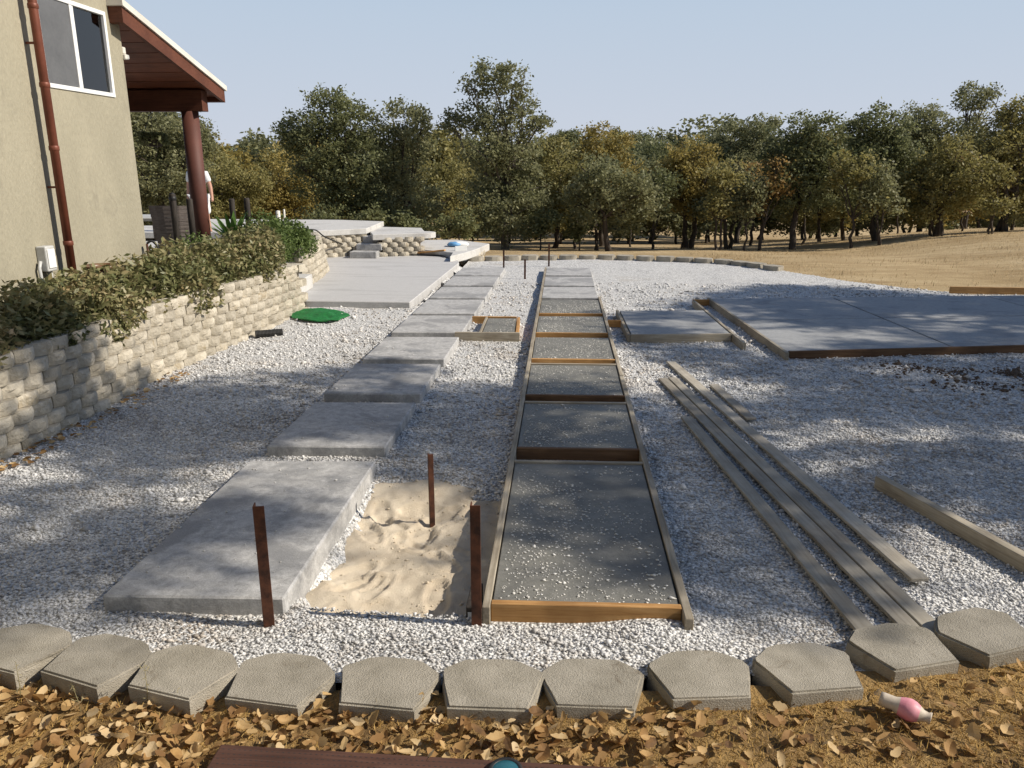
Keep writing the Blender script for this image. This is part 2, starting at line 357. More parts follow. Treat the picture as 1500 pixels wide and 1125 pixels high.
def vnoise(x, y, s, seed=0):
    """cheap smooth value noise on arrays"""
    x = np.asarray(x) * s + seed * 17.3; y = np.asarray(y) * s + seed * 9.1
    xi = np.floor(x).astype(np.int64); yi = np.floor(y).astype(np.int64); fx = x - xi; fy = y - yi
    fx = fx * fx * (3 - 2 * fx); fy = fy * fy * (3 - 2 * fy)
    def h(a, b):
        n = (a * 374761393 + b * 668265263 + seed * 1442695) & 0x7fffffff
        n = ((n ^ (n >> 13)) * 1274126177) & 0x7fffffff; return ((n ^ (n >> 16)) & 0xffff) / 65535.0
    return (h(xi, yi) * (1 - fx) + h(xi + 1, yi) * fx) * (1 - fy) + (h(xi, yi + 1) * (1 - fx) + h(xi + 1, yi + 1) * fx) * fy
def terr(x, y):
    x = np.asarray(x, float); y = np.asarray(y, float)
    a = np.maximum(0, y - 18); rt = sst(5, 18, x)
    d1 = .0755 * a; d2 = np.where(a < 14, .019 * a, .27 + (a - 14) * .108)
    d = np.minimum(d1 * (1 - rt) + d2 * rt, 3.3)
    z = -.13 - d + np.clip(y - 62, 0, 70) * .05 + .15 * sst(14, 30, y) * (vnoise(x, y, .25, 3) - .5)
    z = z + .30 * sst(8, 13, x) * (1 - sst(24, 32, y)) * sst(11, 15, y)
    yard = sst(-6, -3.5, x) * (1 - sst(3.6, 4.2, x)) * sst(2.2, 2.7, y) * (1 - sst(16.6, 17.4, y))
    yard = np.maximum(yard, sst(3, 3.6, x) * (1 - sst(9, 11, x)) * sst(4, 4.8, y) * (1 - sst(12.3, 13, y)))
    return z - .22 * yard
xs = np.concatenate([np.linspace(-260, -30, 24), np.linspace(-28, -7, 16), np.linspace(-6.5, 13, 80), np.linspace(13.8, 34, 26), np.linspace(38, 260, 22)])
ys = np.concatenate([np.linspace(-60, -4, 10), np.linspace(-3, 1.8, 8), np.linspace(2, 20, 74), np.linspace(20.6, 40, 34), np.linspace(42, 110, 36), np.linspace(118, 420, 30)])
X, Y = np.meshgrid(xs, ys); Z = terr(X, Y); nx = len(xs); ny = len(ys)
idx = np.arange(nx * ny).reshape(ny, nx)
Q = np.stack([idx[:-1, :-1], idx[:-1, 1:], idx[1:, 1:], idx[1:, :-1]], -1).reshape(-1, 4)
tag(link('ground', qmesh('ground', np.stack([X, Y, Z], -1).reshape(-1, 3), Q), M['field'], smooth=True), 'dry golden grass ground falling away to the oak trees', kind='structure')

PIT_X0, PIT_X1, PIT_Y0, PIT_Y1 = -1.27, -.36, 3.22, 4.7
def pitmask(x, y):
    wob = .10 * (vnoise(x, y, 5, 8) - .5)
    return sst(PIT_X0 - .02, PIT_X0 + .16, x + wob) * (1 - sst(PIT_X1, PIT_X1 + .06, x)) * sst(PIT_Y0 - .05, PIT_Y0 + .03, y + wob * .6) * (1 - sst(PIT_Y1 - .25, PIT_Y1 + .2, y + wob * 2))
def gravz(x, y):
    z = -.085 + .022 * (vnoise(x, y, 1.1, 1) - .5) + .018 * (vnoise(x, y, 3.1, 2) - .5)
    z = z + .03 * (1 - sst(2.6, 3.3, y)) * sst(-1.6, -.8, x) * (1 - sst(1.0, 1.6, x)) + .04 * np.exp(-((x - .45) ** 2 + (y - 2.98) ** 2) / .07)
    z = z - .03 * (1 - sst(-4.2, -3.2, x))
    z = z + .05 * sst(9.3, 10.7, y) * (1 - sst(-2.08, -1.98, x))
    return z - .16 * pitmask(x, y)
gx = np.arange(-4.6, 12.5, .055); gy = np.arange(2.55, 18.0, .06)
X, Y = np.meshgrid(gx, gy); wx = .12 * (vnoise(X, Y, 2.2, 5) - .5); wy = .12 * (vnoise(X, Y, 2.2, 6) - .5)
Z = gravz(X, Y); nx = len(gx); ny = len(gy); idx = np.arange(nx * ny).reshape(ny, nx)
cx = (X[:-1, :-1] + X[1:, 1:]) / 2 + wx[:-1, :-1]; cy = (Y[:-1, :-1] + Y[1:, 1:]) / 2 + wy[:-1, :-1]
keep = inside(GR_BOUND, cx, cy) & (pitmask(cx, cy) < .97)
Q = np.stack([idx[:-1, :-1], idx[:-1, 1:], idx[1:, 1:], idx[1:, :-1]], -1)[keep]
gravel = tag(link('gravel', qmesh('gravel', np.stack([X, Y, Z], -1).reshape(-1, 3), Q), M['gravel'], smooth=True), 'white and grey crushed stone gravel covering the yard', kind='structure')
# sand in the dug pit between the two rows
sx_ = np.arange(PIT_X0 - .06, PIT_X1 + .1, .016); sy_ = np.arange(PIT_Y0 - .10, PIT_Y1 + .35, .016)
X, Y = np.meshgrid(sx_, sy_)
wpx = X + .10 * (vnoise(X, Y, 5, 21) - .5); wpy = Y + .10 * (vnoise(X, Y, 5, 22) - .5)
Z = -.178 + .05 * (vnoise(wpx, wpy, 3.4, 12) - .5) + .022 * (vnoise(wpx, wpy, 10, 15) - .5) + .008 * (vnoise(X, Y, 26, 13) - .5) + .005 * (vnoise(X, Y, 55, 16) - .5)
rf = random.Random(11)
for _ in range(19):
    fx, fy, fa = rf.uniform(-1.15, -.45), rf.uniform(3.2, 4.7), rf.uniform(-.9, .9) + (math.pi / 2 if rf.random() < .6 else 0)
    u = ((X - fx) * math.cos(fa) + (Y - fy) * math.sin(fa)) / .15; v = (-(X - fx) * math.sin(fa) + (Y - fy) * math.cos(fa)) / (.055 + .012 * np.cos(u * 2.2))
    d = np.sqrt(u ** 4 + v ** 2 * np.abs(v)) + .25 * (vnoise(X, Y, 14, 17) - .5)
    Z = Z - .014 * (1 - sst(.6, 1.05, d)) + .008 * np.exp(-((d - 1.2) / .22) ** 2) + .003 * np.sin(u * 26) * (1 - sst(.7, .9, d))
Z = Z + .06 * sst(4.35, 4.75, Y) * (1 - sst(4.8, 5.0, Y)) - .02 * sst(-.5, -.38, X)
nx = len(sx_); ny = len(sy_); idx = np.arange(nx * ny).reshape(ny, nx)
Q = np.stack([idx[:-1, :-1], idx[:-1, 1:], idx[1:, 1:], idx[1:, :-1]], -1).reshape(-1, 4)
tag(link('sand', qmesh('sand', np.stack([X, Y, Z], -1).reshape(-1, 3), Q), M['sand'], smooth=True), 'trampled pale sand in the dug pit between the pads', kind='structure')
sand_pts = (X.ravel(), Y.ravel(), Z.ravel())

# front ground with leaf litter
gx = np.arange(-5, 5.01, .06); gy = np.arange(-1.5, 4.2, .06)
X, Y = np.meshgrid(gx, gy)
def frontz(x, y):
    return -.062 + .045 * (vnoise(x, y, 1.3, 31) - .5) + .025 * (vnoise(x, y, 5, 32) - .5) + .01 * sst(.9, 1.9, x)
def front_edge(x): return np.interp(x, [-5, -2.6, -2, -1.1, -.3, .6, 1.1, 1.6, 2.2, 3, 5], [3.6, 2.8, 2.64, 2.55, 2.58, 2.66, 2.75, 2.9, 3.1, 3.5, 4.2])
Z = frontz(X, Y); nx = len(gx); ny = len(gy); idx = np.arange(nx * ny).reshape(ny, nx)
keep = (Y < front_edge(X))[:-1, :-1]
Q = np.stack([idx[:-1, :-1], idx[:-1, 1:], idx[1:, 1:], idx[1:, :-1]], -1)[keep]
dry = tag(link('dry_ground', qmesh('dry_ground', np.stack([X, Y, Z], -1).reshape(-1, 3), Q), M['dryground'], smooth=True), 'dry ground strewn with brown oak leaves in front of the edging', kind='structure')

# ------------------------------------------------------------------ concrete pads
ROWS = [(3.17, 4.90), (5.20, 6.28), (6.53, 7.61), (7.85, 8.93), (9.17, 10.27), (10.45, 11.60), (11.76, 12.88), (13.04, 14.14), (14.32, 15.43)]
ORD = ['nearest', 'second', 'third', 'fourth', 'fifth', 'sixth', 'seventh', 'eighth', 'farthest']
pads = []
def pad(name, pts, z0, z1, m, bev=.008):
    cx = sum(p[0] for p in pts) / len(pts); cy = sum(p[1] for p in pts) / len(pts)
    o = link(name, bm_mesh(name, prism_bm([(p[0] - cx, p[1] - cy) for p in pts], 0, z1 - z0, bev)), m, None, (cx, cy, z0)); pads.append((pts, o)); return o
def chips(parent, x0, x1, y0, y1, n, z, clus=1):
    ox, oy, oz = parent.location
    x = rng.uniform(x0 + .03, x1 - .03, n * 4); y = rng.uniform(y0 + .02, y1 - .02, n * 4)
    k = vnoise(x, y, 2.6, 44) + .5 * (vnoise(x, y, 7, 45)) + .35 * (1 - (y - y0) / (y1 - y0)) > rng.uniform(.35, 1.25, n * 4)
    x = x[k][:n]; y = y[k][:n]; s = rng.gamma(3, .0012, len(x)) + .0017
    V, Q = stones(np.stack([x - ox, y - oy, np.full(len(x), z - oz) + s * .2], -1), s, .45)
    tag(link('stone_chips', qmesh('stone_chips', V, Q), M['chips'], parent), kind='stuff')
OCT = np.array([(1, 0, 0), (0, 1, 0), (-1, 0, 0), (0, -1, 0), (0, 0, 1), (0, 0, -1)], float)
OCTF = np.array([(0, 1, 4), (1, 2, 4), (2, 3, 4), (3, 0, 4), (1, 0, 5), (2, 1, 5), (3, 2, 5), (0, 3, 5)])
def stones(P, s, flat=.7):
    n = len(P); d = OCT[None] * rng.uniform(.65, 1.25, (n, 6, 1)) + rng.normal(0, .22, (n, 6, 3))
    a = rng.uniform(0, 6.283, n); ca, sa = np.cos(a), np.sin(a)
    x = d[..., 0] * ca[:, None] - d[..., 1] * sa[:, None]; y = d[..., 0] * sa[:, None] + d[..., 1] * ca[:, None]
    V = np.stack([x * 1.15, y * .9, d[..., 2] * flat], -1) * s[:, None, None] + P[:, None]
    F = OCTF[None] + (np.arange(n) * 6)[:, None, None]
    return V.reshape(-1, 3), F.reshape(-1, 3)
for i, (y0, y1) in enumerate(ROWS):
    xl = -2.09 + .012 * (y0 - 3); xr = -1.245 + .012 * (y0 - 3); sk = .012 * (y1 - y0)
    dy = [-.05, -.06, -.06, -.07, -.06, -.08, -.06, -.05, -.05][i]
    o = pad('concrete_pad', [(xl, y0 + dy - .02), (xr, y0 + dy + .01), (xr + sk, y1 + dy + .02), (xl + sk, y1 + dy - .02)], -.16, random.uniform(-.004, .004), M['dry'], .009)
    tag(o, f'{ORD[i]} dry pale concrete pad in the left-hand stepping row' if i else 'long nearest dry concrete pad of the left-hand stepping row, streaked with shade', 'concrete pad', 'left-hand row of concrete pads')
    chips(o, xl, xr, y0 + dy + .03, y1 + dy - .03, [70, 40, 30, 20, 14, 10, 8, 8, 8][i], .001)
for i, (y0, y1) in enumerate(ROWS):
    wet = i < 6
    o = pad('concrete_pad', [(-.288, y0), (.555, y0 + .015), (.555, y1 + .02), (-.288, y1)], -.15, .0 - (.006 if wet else 0) , M['wet'] if wet else M['dry'], .004)
    tag(o, ('long nearest wet grey pad of the right-hand row, sprinkled with white chips' if i == 0 else f'{ORD[i]} wet dark concrete pad in the right-hand formed row') if wet else f'{ORD[i]} dry pale concrete pad at the far end of the right-hand row', 'concrete pad', 'right-hand row of concrete pads')
    if wet:
        chips(o, -.288, .555, y0, y1, [1500, 750, 700, 750, 850, 850][i], -.006)
# forms of the right-hand row
FZ = .006
def form(a, b, w, h, m, label, group='wooden form boards', cat='form board', name='form_board', ztop=FZ):
    o = beam(name, (a[0], a[1], ztop - h), (b[0], b[1], ztop - h), w, h, m); return tag(o, label, cat, group)
form((-.312, 3.10), (-.312, 8.4), .036, .14, M['oldform'], 'long form board along the left side of the near wet pads')
form((-.314, 8.42), (-.310, 15.45), .036, .14, M['oldform'], 'long pale form board along the left side of the far right-hand pads')
form((.582, 3.06), (.580, 7.2), .038, .14, M['oldform'], 'cement smeared form board along the right side of the nearest wet pads')
form((.582, 7.22), (.578, 11.9), .036, .14, M['oldform'], 'long form board along the right side of the middle wet pads')
form((-.292, 3.148), (.560, 3.163), .036, .10, M['form'], 'orange wooden form board across the front of the nearest wet pad')
for i in range(1, 6):
    y0 = ROWS[i][0]
    form((-.292, y0 - .021), (.560, y0 - .006), .034, .12, M['shadeform'] if i < 3 else M['form'], f'orange cross form board at the front of the {ORD[i]} wet pad')
    if i < 4:
        y1 = ROWS[i - 1][1]
        form((-.292, y1 + .022), (.560, y1 + .037), .030, .10, M['oldform'], f'thin cross board behind the {ORD[i-1] if i > 1 else "long nearest"} wet pad')
# small wet pad and its forms between the rows
o = pad('concrete_pad', [(-.93, 9.13), (-.545, 9.14), (-.575, 10.08), (-.945, 10.07)], -.12, -.004, M['wet'], .004)
tag(o, 'small narrow wet pad between the two rows', 'concrete pad'); chips(o, -.92, -.56, 9.15, 10.05, 200, -.004)
form((-1.25, 9.085), (-.48, 9.105), .036, .12, M['oldform'], 'form board across the front of the small narrow pad', ztop=.012)
form((-.515, 9.13), (-.548, 10.12), .036, .11, M['form'], 'form board on the right side of the small narrow pad')
form((-.955, 9.13), (-.968, 10.10), .030, .10, M['oldform'], 'form board on the left side of the small narrow pad')
form((-1.16, 10.13), (-.575, 10.14), .036, .11, M['form'], 'orange form board behind the small narrow pad', ztop=.008)
k = rng.choice(len(sand_pts[0]), 520); sz_ = rng.gamma(2, .0022, 520) + .002
V, Q = stones(np.stack([sand_pts[0][k], sand_pts[1][k], sand_pts[2][k]], -1), sz_, .8)
tag(link('sand_clods', qmesh('sand_clods', V, Q), M['sand']), 'small clods of sand scattered in the dug pit', 'sand', kind='stuff')
# short spacer and right-hand pad with forms
form((.605, 10.0), (.78, 9.99), .036, .09, M['form'], 'short orange board bridging to the right-hand square pad')
o = pad('concrete_pad', [(.835, 9.15), (2.005, 9.27), (1.955, 10.82), (.81, 10.72)], -.13, 0, M['damp'], .004)
tag(o, 'square shaded concrete pad right of the wet row', 'concrete pad'); 
form((.80, 9.08), (.775, 10.75), .036, .13, M['oldform'], 'form board on the left side of the square shaded pad')
form((.82, 9.105), (2.01, 9.225), .036, .13, M['oldform'], 'form board along the front of the square shaded pad')
form((2.055, 8.72), (1.955, 11.62), .038, .10, M['oldform'], 'form board on the right side of the square pad, end sticking out')
form((1.95, 11.70), (2.20, 11.72), .036, .10, M['form'], 'short board closing the gap behind the square pad')
# big jointed slab
A, B, Cc, D = Vector((2.40, 8.36)), Vector((8.6, 9.46)), Vector((8.3, 12.62)), Vector((2.235, 11.80))
slab = empty('jointed_slab', (5.3, 10.5, -.13)); tag(slab, 'large shaded concrete slab cut into panels by joints, on the right', 'concrete slab')
def bil(u, v): return (A * (1 - u) + B * u) * (1 - v) + (D * (1 - u) + Cc * u) * v
us = [0, .305, .70, 1]; vs_ = [0, .505, 1]; g = .0022
for iu in range(3):
    for iv in range(2):
        u0 = us[iu] + (g if iu else 0); u1 = us[iu + 1] - (g if iu < 2 else 0); v0 = vs_[iv] + (g * 1.5 if iv else 0); v1 = vs_[iv + 1] - (g * 1.5 if iv < 1 else 0)
        p = [bil(u0, v0), bil(u1, v0), bil(u1, v1), bil(u0, v1)]
        prism('panel', [(q.x - 5.3, q.y - 10.5) for q in p], 0, .13, M['damp'], slab, .005)
prism('joint_bed', [((q.x - 5.3) * .998, (q.y - 10.5) * .998) for q in (A, B, Cc, D)], -.02, .105, M['wet'], slab, 0)
pads.append(([tuple(A), tuple(B), tuple(Cc), tuple(D)], slab))
form((2.395, 8.24), (2.205, 11.85), .038, .11, M['oldform'], 'long form board on the left edge of the large slab, end sticking out', ztop=.012)
form((2.44, 8.342), (8.6, 9.432), .036, .12, M['shadeform'], 'long form board along the front of the large jointed slab', ztop=.004)
form((6.3, 13.12), (9.5, 12.95), .036, .11, M['form'], 'form board at the field edge beyond the large slab', ztop=.03)

# ------------------------------------------------------------------ loose boards
def board(a, b, w, h, label, zt=-.047, m=None):
    o = beam('loose_board', (a[0], a[1], zt - h), (b[0], b[1], zt - h), w, h, m or M['board'], None, .003)
    return tag(o, label, 'board', 'loose boards lying on the gravel')
board((1.15, 8.02), (1.785, 3.58), .095, .019, 'long loose board, rightmost of the parallel boards on the gravel')
board((1.43, 7.15), (1.545, 6.12), .085, .019, 'short loose board lying against the long rightmost board')
board((.985, 7.34), (1.575, 3.02), .088, .019, 'left board of the tight pair running to the edging')
board((1.082, 7.36), (1.668, 3.04), .086, .019, 'right board of the tight pair running to the edging', zt=-.045)
board((1.03, 6.14), (1.368, 2.99), .092, .019, 'shorter leftmost loose board running to the edging')
board((2.05, 4.82), (2.62, 3.0), .06, .085, 'thick board on edge at the lower right of the gravel', zt=.0, m=M['oldform'])

# ------------------------------------------------------------------ edging blocks
def edging_mesh(k):  # tapered block with rubbed, chipped edges
    r = random.Random(k)
    o = [(-.145, 0), (.145, 0), (.202, .20), (.196, .225), (.115, .293), (.06, .306), (-.06, .306), (-.115, .293), (-.196, .225), (-.202, .20)]
    o = [(x + r.uniform(-.006, .006), y + r.uniform(-.006, .006)) for x, y in o]
    bm = prism_bm(o, -.15, 0, 0)
    bmesh.ops.bevel(bm, geom=[e for e in bm.edges if all(v.co.z > -.01 for v in e.verts)], offset=.008, segments=2, affect='EDGES')
    bmesh.ops.subdivide_edges(bm, edges=bm.edges[:], cuts=2, use_grid_fill=False)
    for v in bm.verts:
        n = mnoise.noise_vector(v.co * 28 + Vector((k * 5, 0, 0))) * .003 + mnoise.noise_vector(v.co * 75 + Vector((k * 5, 3, 0))) * .0025; v.co += Vector((n.x, n.y, n.z * .25 if v.co.z < -.0005 else 0))
        if -.03 < v.co.z < -.0005 and mnoise.noise(v.co * 17 + Vector((0, k * 3, 0))) > .34 and (abs(v.co.x) > .12 or v.co.y < .02): v.co += Vector((-v.co.x * .04, .006, -.008))
    me = bm_mesh('edging_block', bm); me.materials.append(M['block']); return me
EM = [edging_mesh(k) for k in range(4)]
near = [(-20, 975, -14), (100, 995, -17), (231, 1016, -13), (382, 1027, -7), (550, 1033, -2), (715, 1038, 1), (872, 1033, 2), (1045, 1022, 7), (1213, 1010, 12), (1360, 975, 18), (1490, 950, 24)]
words = ['cut off by the left edge of the picture', 'second from the left, with dry weeds in front', 'third from the left', 'fourth from the left', 'fifth from the left', 'directly in front of the left end of the wet pad',
         'directly in front of the right end of the wet pad', 'fourth from the right', 'third from the right', 'under the ends of the loose boards', 'at the right edge of the picture']
for i, (px, py, a) in enumerate(near):
    p = onz(px, py, .0)
    o = link('edging_block', EM[i % 4], None, None, (p.x, p.y, random.uniform(-.006, .006)), (random.uniform(-.015, .015), random.uniform(-.015, .015), R(a + random.uniform(-1, 1))))
    tag(o, 'tapered concrete edging block ' + words[i], 'edging block', 'near row of edging blocks')
pts = [Vector((-1.95, 17.35)), Vector((-.8, 17.75)), Vector((1.2, 17.88)), Vector((2.65, 17.58)), Vector((3.72, 17.03)), Vector((4.5, 15.9))]
path = []
for a, b in zip(pts[:-1], pts[1:]):
    for t in np.linspace(0, 1, 60, endpoint=False): path.append(a.lerp(b, t))
acc = 0; last = path[0]; place = [path[0]]
for p in path:
    if (p - last).length >= .425: place.append(p); last = p
for i, p in enumerate(place):
    q = place[min(i + 1, len(place) - 1)]; pr = place[max(i - 1, 0)]; d = q - pr
    o = link('edging_block', EM[(i * 3) % 4], None, None, (p.x, p.y, random.uniform(.0, .015)), (0, 0, math.atan2(d.y, d.x) + math.pi + random.uniform(-.04, .04)))
    tag(o, 'tapered concrete edging block in the far curved row before the trees', 'edging block', 'far curved row of edging blocks')

# ------------------------------------------------------------------ block retaining walls
def wallblock_mesh(k, w=.225, h=.1, d=.16):
    r = random.Random(100 + k); nx_, nz_ = 5, 3; V = []; F = []
    for j in range(nz_ + 1):
        for i in range(nx_ + 1):
            u = i / nx_ - .5; v = j / nz_
            edge = (abs(u) > .49) or v in (0, 1)
            bulge = .05 * (1 - abs(2 * u) ** 1.9) - (.006 if v in (0, 1) else 0)
            V.append((u * w, -bulge - (0 if edge else r.uniform(-.006, .013)), v * h + (0 if v in (0, 1) else r.uniform(-.008, .008))))
    for j in range(nz_):
        for i in range(nx_):
            a = j * (nx_ + 1) + i; F.append((a, a + 1, a + nx_ + 2, a + nx_ + 1))
    b = len(V)
    V += [(-.40 * w, d, 0), (.40 * w, d, 0), (.40 * w, d, h), (-.40 * w, d, h)]
    n = nx_ + 1
    tl = nz_ * n; F += [tuple([tl + i for i in range(n)] + [b + 2, b + 3]), tuple([i for i in range(n)][::-1] + [b, b + 1])]
    F += [tuple([j * n for j in range(nz_ + 1)][::-1] + [b, b + 3][::1])[:0] or tuple([j * n for j in range(nz_ + 1)] + [b + 3, b])]
    F += [tuple([j * n + nx_ for j in range(nz_ + 1)][::-1] + [b + 1, b + 2])]
    F += [(b, b + 3, b + 2, b + 1)]
    me = bpy.data.meshes.new('block'); me.from_pydata(V, [], F); me.update(); me.materials.append(M['wallblock']); return me
WB = [wallblock_mesh(k) for k in range(6)]
def block_wall(pts, z0, ncourse, label, batter=.02, h=.103, cap=True, w=.225):
    """pts run so that the visible face is on the right-hand side of travel"""
    root = empty('retaining_wall', (*pts[0], z0)); tag(root, label, 'retaining wall')
    P = [Vector((*p, 0)) for p in pts]; L_ = [0]
    for a, b in zip(P[:-1], P[1:]): L_.append(L_[-1] + (b - a).length)
    def at(s):
        s = max(0, min(L_[-1] - 1e-6, s))
        for i in range(len(P) - 1):
            if s <= L_[i + 1]: t = (s - L_[i]) / (L_[i + 1] - L_[i]); return P[i].lerp(P[i + 1], t), (P[i + 1] - P[i]).normalized()
    for c in range(ncourse):
        s = w / 2 + (c % 2) * w / 2
        while s < L_[-1] - w * .3:
            p, d = at(s); d2 = (at(s + .15)[0] - at(s - .15)[0]).normalized(); nrm = Vector((d2.y, -d2.x, 0))
            q = p - nrm * (batter * c + random.uniform(-.008, .008))
            o = link('block', WB[random.randrange(6)], None, root, (q.x - pts[0][0], q.y - pts[0][1], c * h), (random.uniform(-.01, .01), 0, math.atan2(d2.y, d2.x) + random.uniform(-.03, .03)))
            s += w + .004
    return root
block_wall([(-3.60, 10.98), (-3.66, 10.2), (-3.74, 9.3), (-3.90, 8.3), (-3.96, 7.0), (-3.94, 5.8), (-3.95, 4.6), (-4.1, 3.4)][::-1], -.14, 7, 'long curving split-face block retaining wall below the shrubs and house')
block_wall([(-3.62, 10.99), (-4.6, 11.1)], -.14, 7, 'short end return of the block retaining wall beside the patio', .004)
block_wall([(-4.08, 12.3), (-4.12, 13.0), (-4.3, 14.2), (-4.75, 15.5), (-5.3, 16.2)], .04, 6, 'pale block retaining wall along the left of the concrete patio')
block_wall([(-5.65, 15.9), (-4.15, 17.12)], .04, 5, 'block wall under the upper left concrete terrace', .004)
block_wall([(-3.92, 16.68), (-2.98, 17.06)], .04, 4, 'short block wall under the rounded terrace by the steps', .004)
block_wall([(-2.2, 17.0), (-1.9, 17.4), (-1.75, 18.2)], -.35, 4, 'low block wall at the far right end of the patio', .004)
# planter bed
tag(prism('planter_bed', [(-4.2, 3.0), (-4.17, 4.6), (-4.17, 7.0), (-4.12, 8.4), (-3.97, 9.4), (-3.9, 10.2), (-3.85, 10.85), (-5.0, 11.0), (-5.05, 9.3), (-5.05, 3.0)], .2, .52, M['soil'], None, 0), 'dark soil of the planting bed behind the wall', kind='structure')
tag(prism('porch_floor', [(-4.25, 12.35), (-4.5, 14.2), (-4.95, 15.5), (-5.5, 16.15), (-6, 20), (-16, 20), (-16, 9.2), (-5.1, 9.2), (-5.1, 11.1), (-4.6, 11.2), (-4.6, 12.3)], .1, .44, M['white_conc'], None, 0), 'pale raised porch floor beside the house', kind='structure')

# ------------------------------------------------------------------ patio and terraces
def flat(name, pts, z0, z1, m, label, cat='patio', bev=.01): return tag(prism(name, pts, z0, z1, m, None, bev), label, cat)
flat('concrete_patio', [(-3.66, 10.96), (-2.14, 10.94), (-2.05, 15.7), (-2.25, 16.9), (-3.2, 17.4), (-4.3, 17.6), (-5.6, 17.0), (-5.7, 16.1), (-5.0, 15.5), (-4.5, 14.2), (-4.35, 12.25), (-4.4, 11.25), (-3.75, 11.2)], -.12, .05, M['patio'], 'broad pale broom-finished concrete patio beyond the block wall')
pads.append(([(-3.66, 10.96), (-2.14, 10.94), (-2.05, 15.7), (-2.25, 16.9), (-5, 17)], None))
flat('concrete_terrace', [(-5.75, 15.75), (-4.22, 17.0), (-4.35, 19.3), (-5.6, 19.8), (-9.0, 19.9), (-9, 15.7)], .50, .62, M['white_conc'], 'upper left concrete terrace with pale edge over the block wall', 'terrace')
arc = [(-3.05 + .28 * math.cos(a), 17.35 + .28 * math.sin(a)) for a in np.linspace(-1.2, 1.6, 7)]
flat('concrete_terrace', [(-4.0, 16.62)] + arc + [(-3.3, 18.6), (-4.4, 18.9), (-4.3, 17.6)], .40, .52, M['white_conc'], 'rounded concrete terrace to the right of the grey steps', 'terrace')
arc = [(-2.25, 15.85), (-2.02, 16.6), (-1.86, 17.4), (-1.7, 18.6)]
flat('concrete_walk', [(-3.3, 17.35), (-2.3, 16.6)] + arc + [(-2.6, 19.6), (-3.4, 19.5)], .0, .16, M['white_conc'], 'curved pale concrete walk at the far right end of the patio', 'walkway')
for pts_, zt in (([(-5.6, 16.1), (-4.3, 17.15), (-4.4, 19), (-8.8, 19.6), (-8.8, 16)], .499), ([(-3.9, 16.85), (-3.1, 17.2), (-3.3, 18.4), (-4.3, 18.7), (-4.25, 17.5)], .399)):
    tag(prism('terrace_fill', pts_, -.3, zt, M['soil'], None, 0), 'earth fill under the concrete terrace', kind='structure')
st = empty('concrete_steps', (-4.1, 16.9, .05)); tag(st, 'three grey concrete steps rising to the terraces', 'steps')
for k in range(3):
    box('step', (-.34 + .07 * k, -.55 + .30 * k, .0 + .135 * k + (.001 if k else 0)), (.22 + .05 * k, .75, .135 * (k + 1)), M['dry'], st, .008)
flat('concrete_step', [(-4.35, 11.2), (-3.86, 11.15), (-3.93, 12.2), (-4.4, 12.25)], .05, .27, M['white_conc'], 'single pale step at the gap in the block wall', 'step')
# hose, boards, bag
P_ = [ony(446, 337, 15.4), ony(462, 337, 15.5), ony(476, 347, 15.9), ony(500, 357, 16.6), onz(530, 367, .075), onz(565, 369, .075), onz(600, 373, .07), onz(640, 374, .07), onz(652, 376, .07), onz(664, 384, .0)]
def smoothpath(P, n=6):
    out = []
    for i in range(len(P) - 1):
        p0, p1, p2, p3 = P[max(i - 1, 0)], P[i], P[i + 1], P[min(i + 2, len(P) - 1)]
        for t in np.linspace(0, 1, n, endpoint=False):
            out.append(.5 * ((2 * p1) + (p2 - p0) * t + (2 * p0 - 5 * p1 + 4 * p2 - p3) * t * t + (3 * p1 - p0 - 3 * p2 + p3) * t ** 3))
    return out + [P[-1]]
tag(tube('hose', smoothpath(P_), .014, M['black'], None, 6), 'thin black hose trailing over the terrace and patio', 'hose')
a = onz(604, 371, .09); b = onz(652, 366, .19)
tag(beam('loose_board', (a.x, a.y, .07), (b.x, b.y, .17), .09, .03, M['form']), 'yellowish board lying on the patio by the steps', 'board')
bag = empty('folded_tarp', (*onz(670, 361, .16)[:2], .16)); tag(bag, 'small blue and white bundle on the curved walk', 'tarp')
def lump(name, sx, sy, sz, m, parent, loc, seed, sub=3, amp=.25):
    bm = bmesh.new(); bmesh.ops.create_icosphere(bm, subdivisions=sub, radius=1)
    for v in bm.verts:
        k = 1 + amp * mnoise.noise(v.co * 1.8 + Vector((seed, 0, 0))); v.co = Vector((v.co.x * sx * k, v.co.y * sy * k, max(v.co.z, -.5) * sz * k))
    return link(name, bm_mesh(name, bm), m, parent, loc, smooth=True)
lump('white_sheet', .26, .16, .06, M['white'], bag, (0, .05, .05), 3); lump('blue_sheet', .15, .11, .06, M['blue'], bag, (-.07, -.06, .05), 8)
p = onz(675, 384, -.08)
tag(beam('white_panel', (p.x - .12, p.y, -.06), (p.x + .12, p.y + .1, -.06), .03, .32, M['white']), 'white panel leaning at the end of the patio', 'panel')

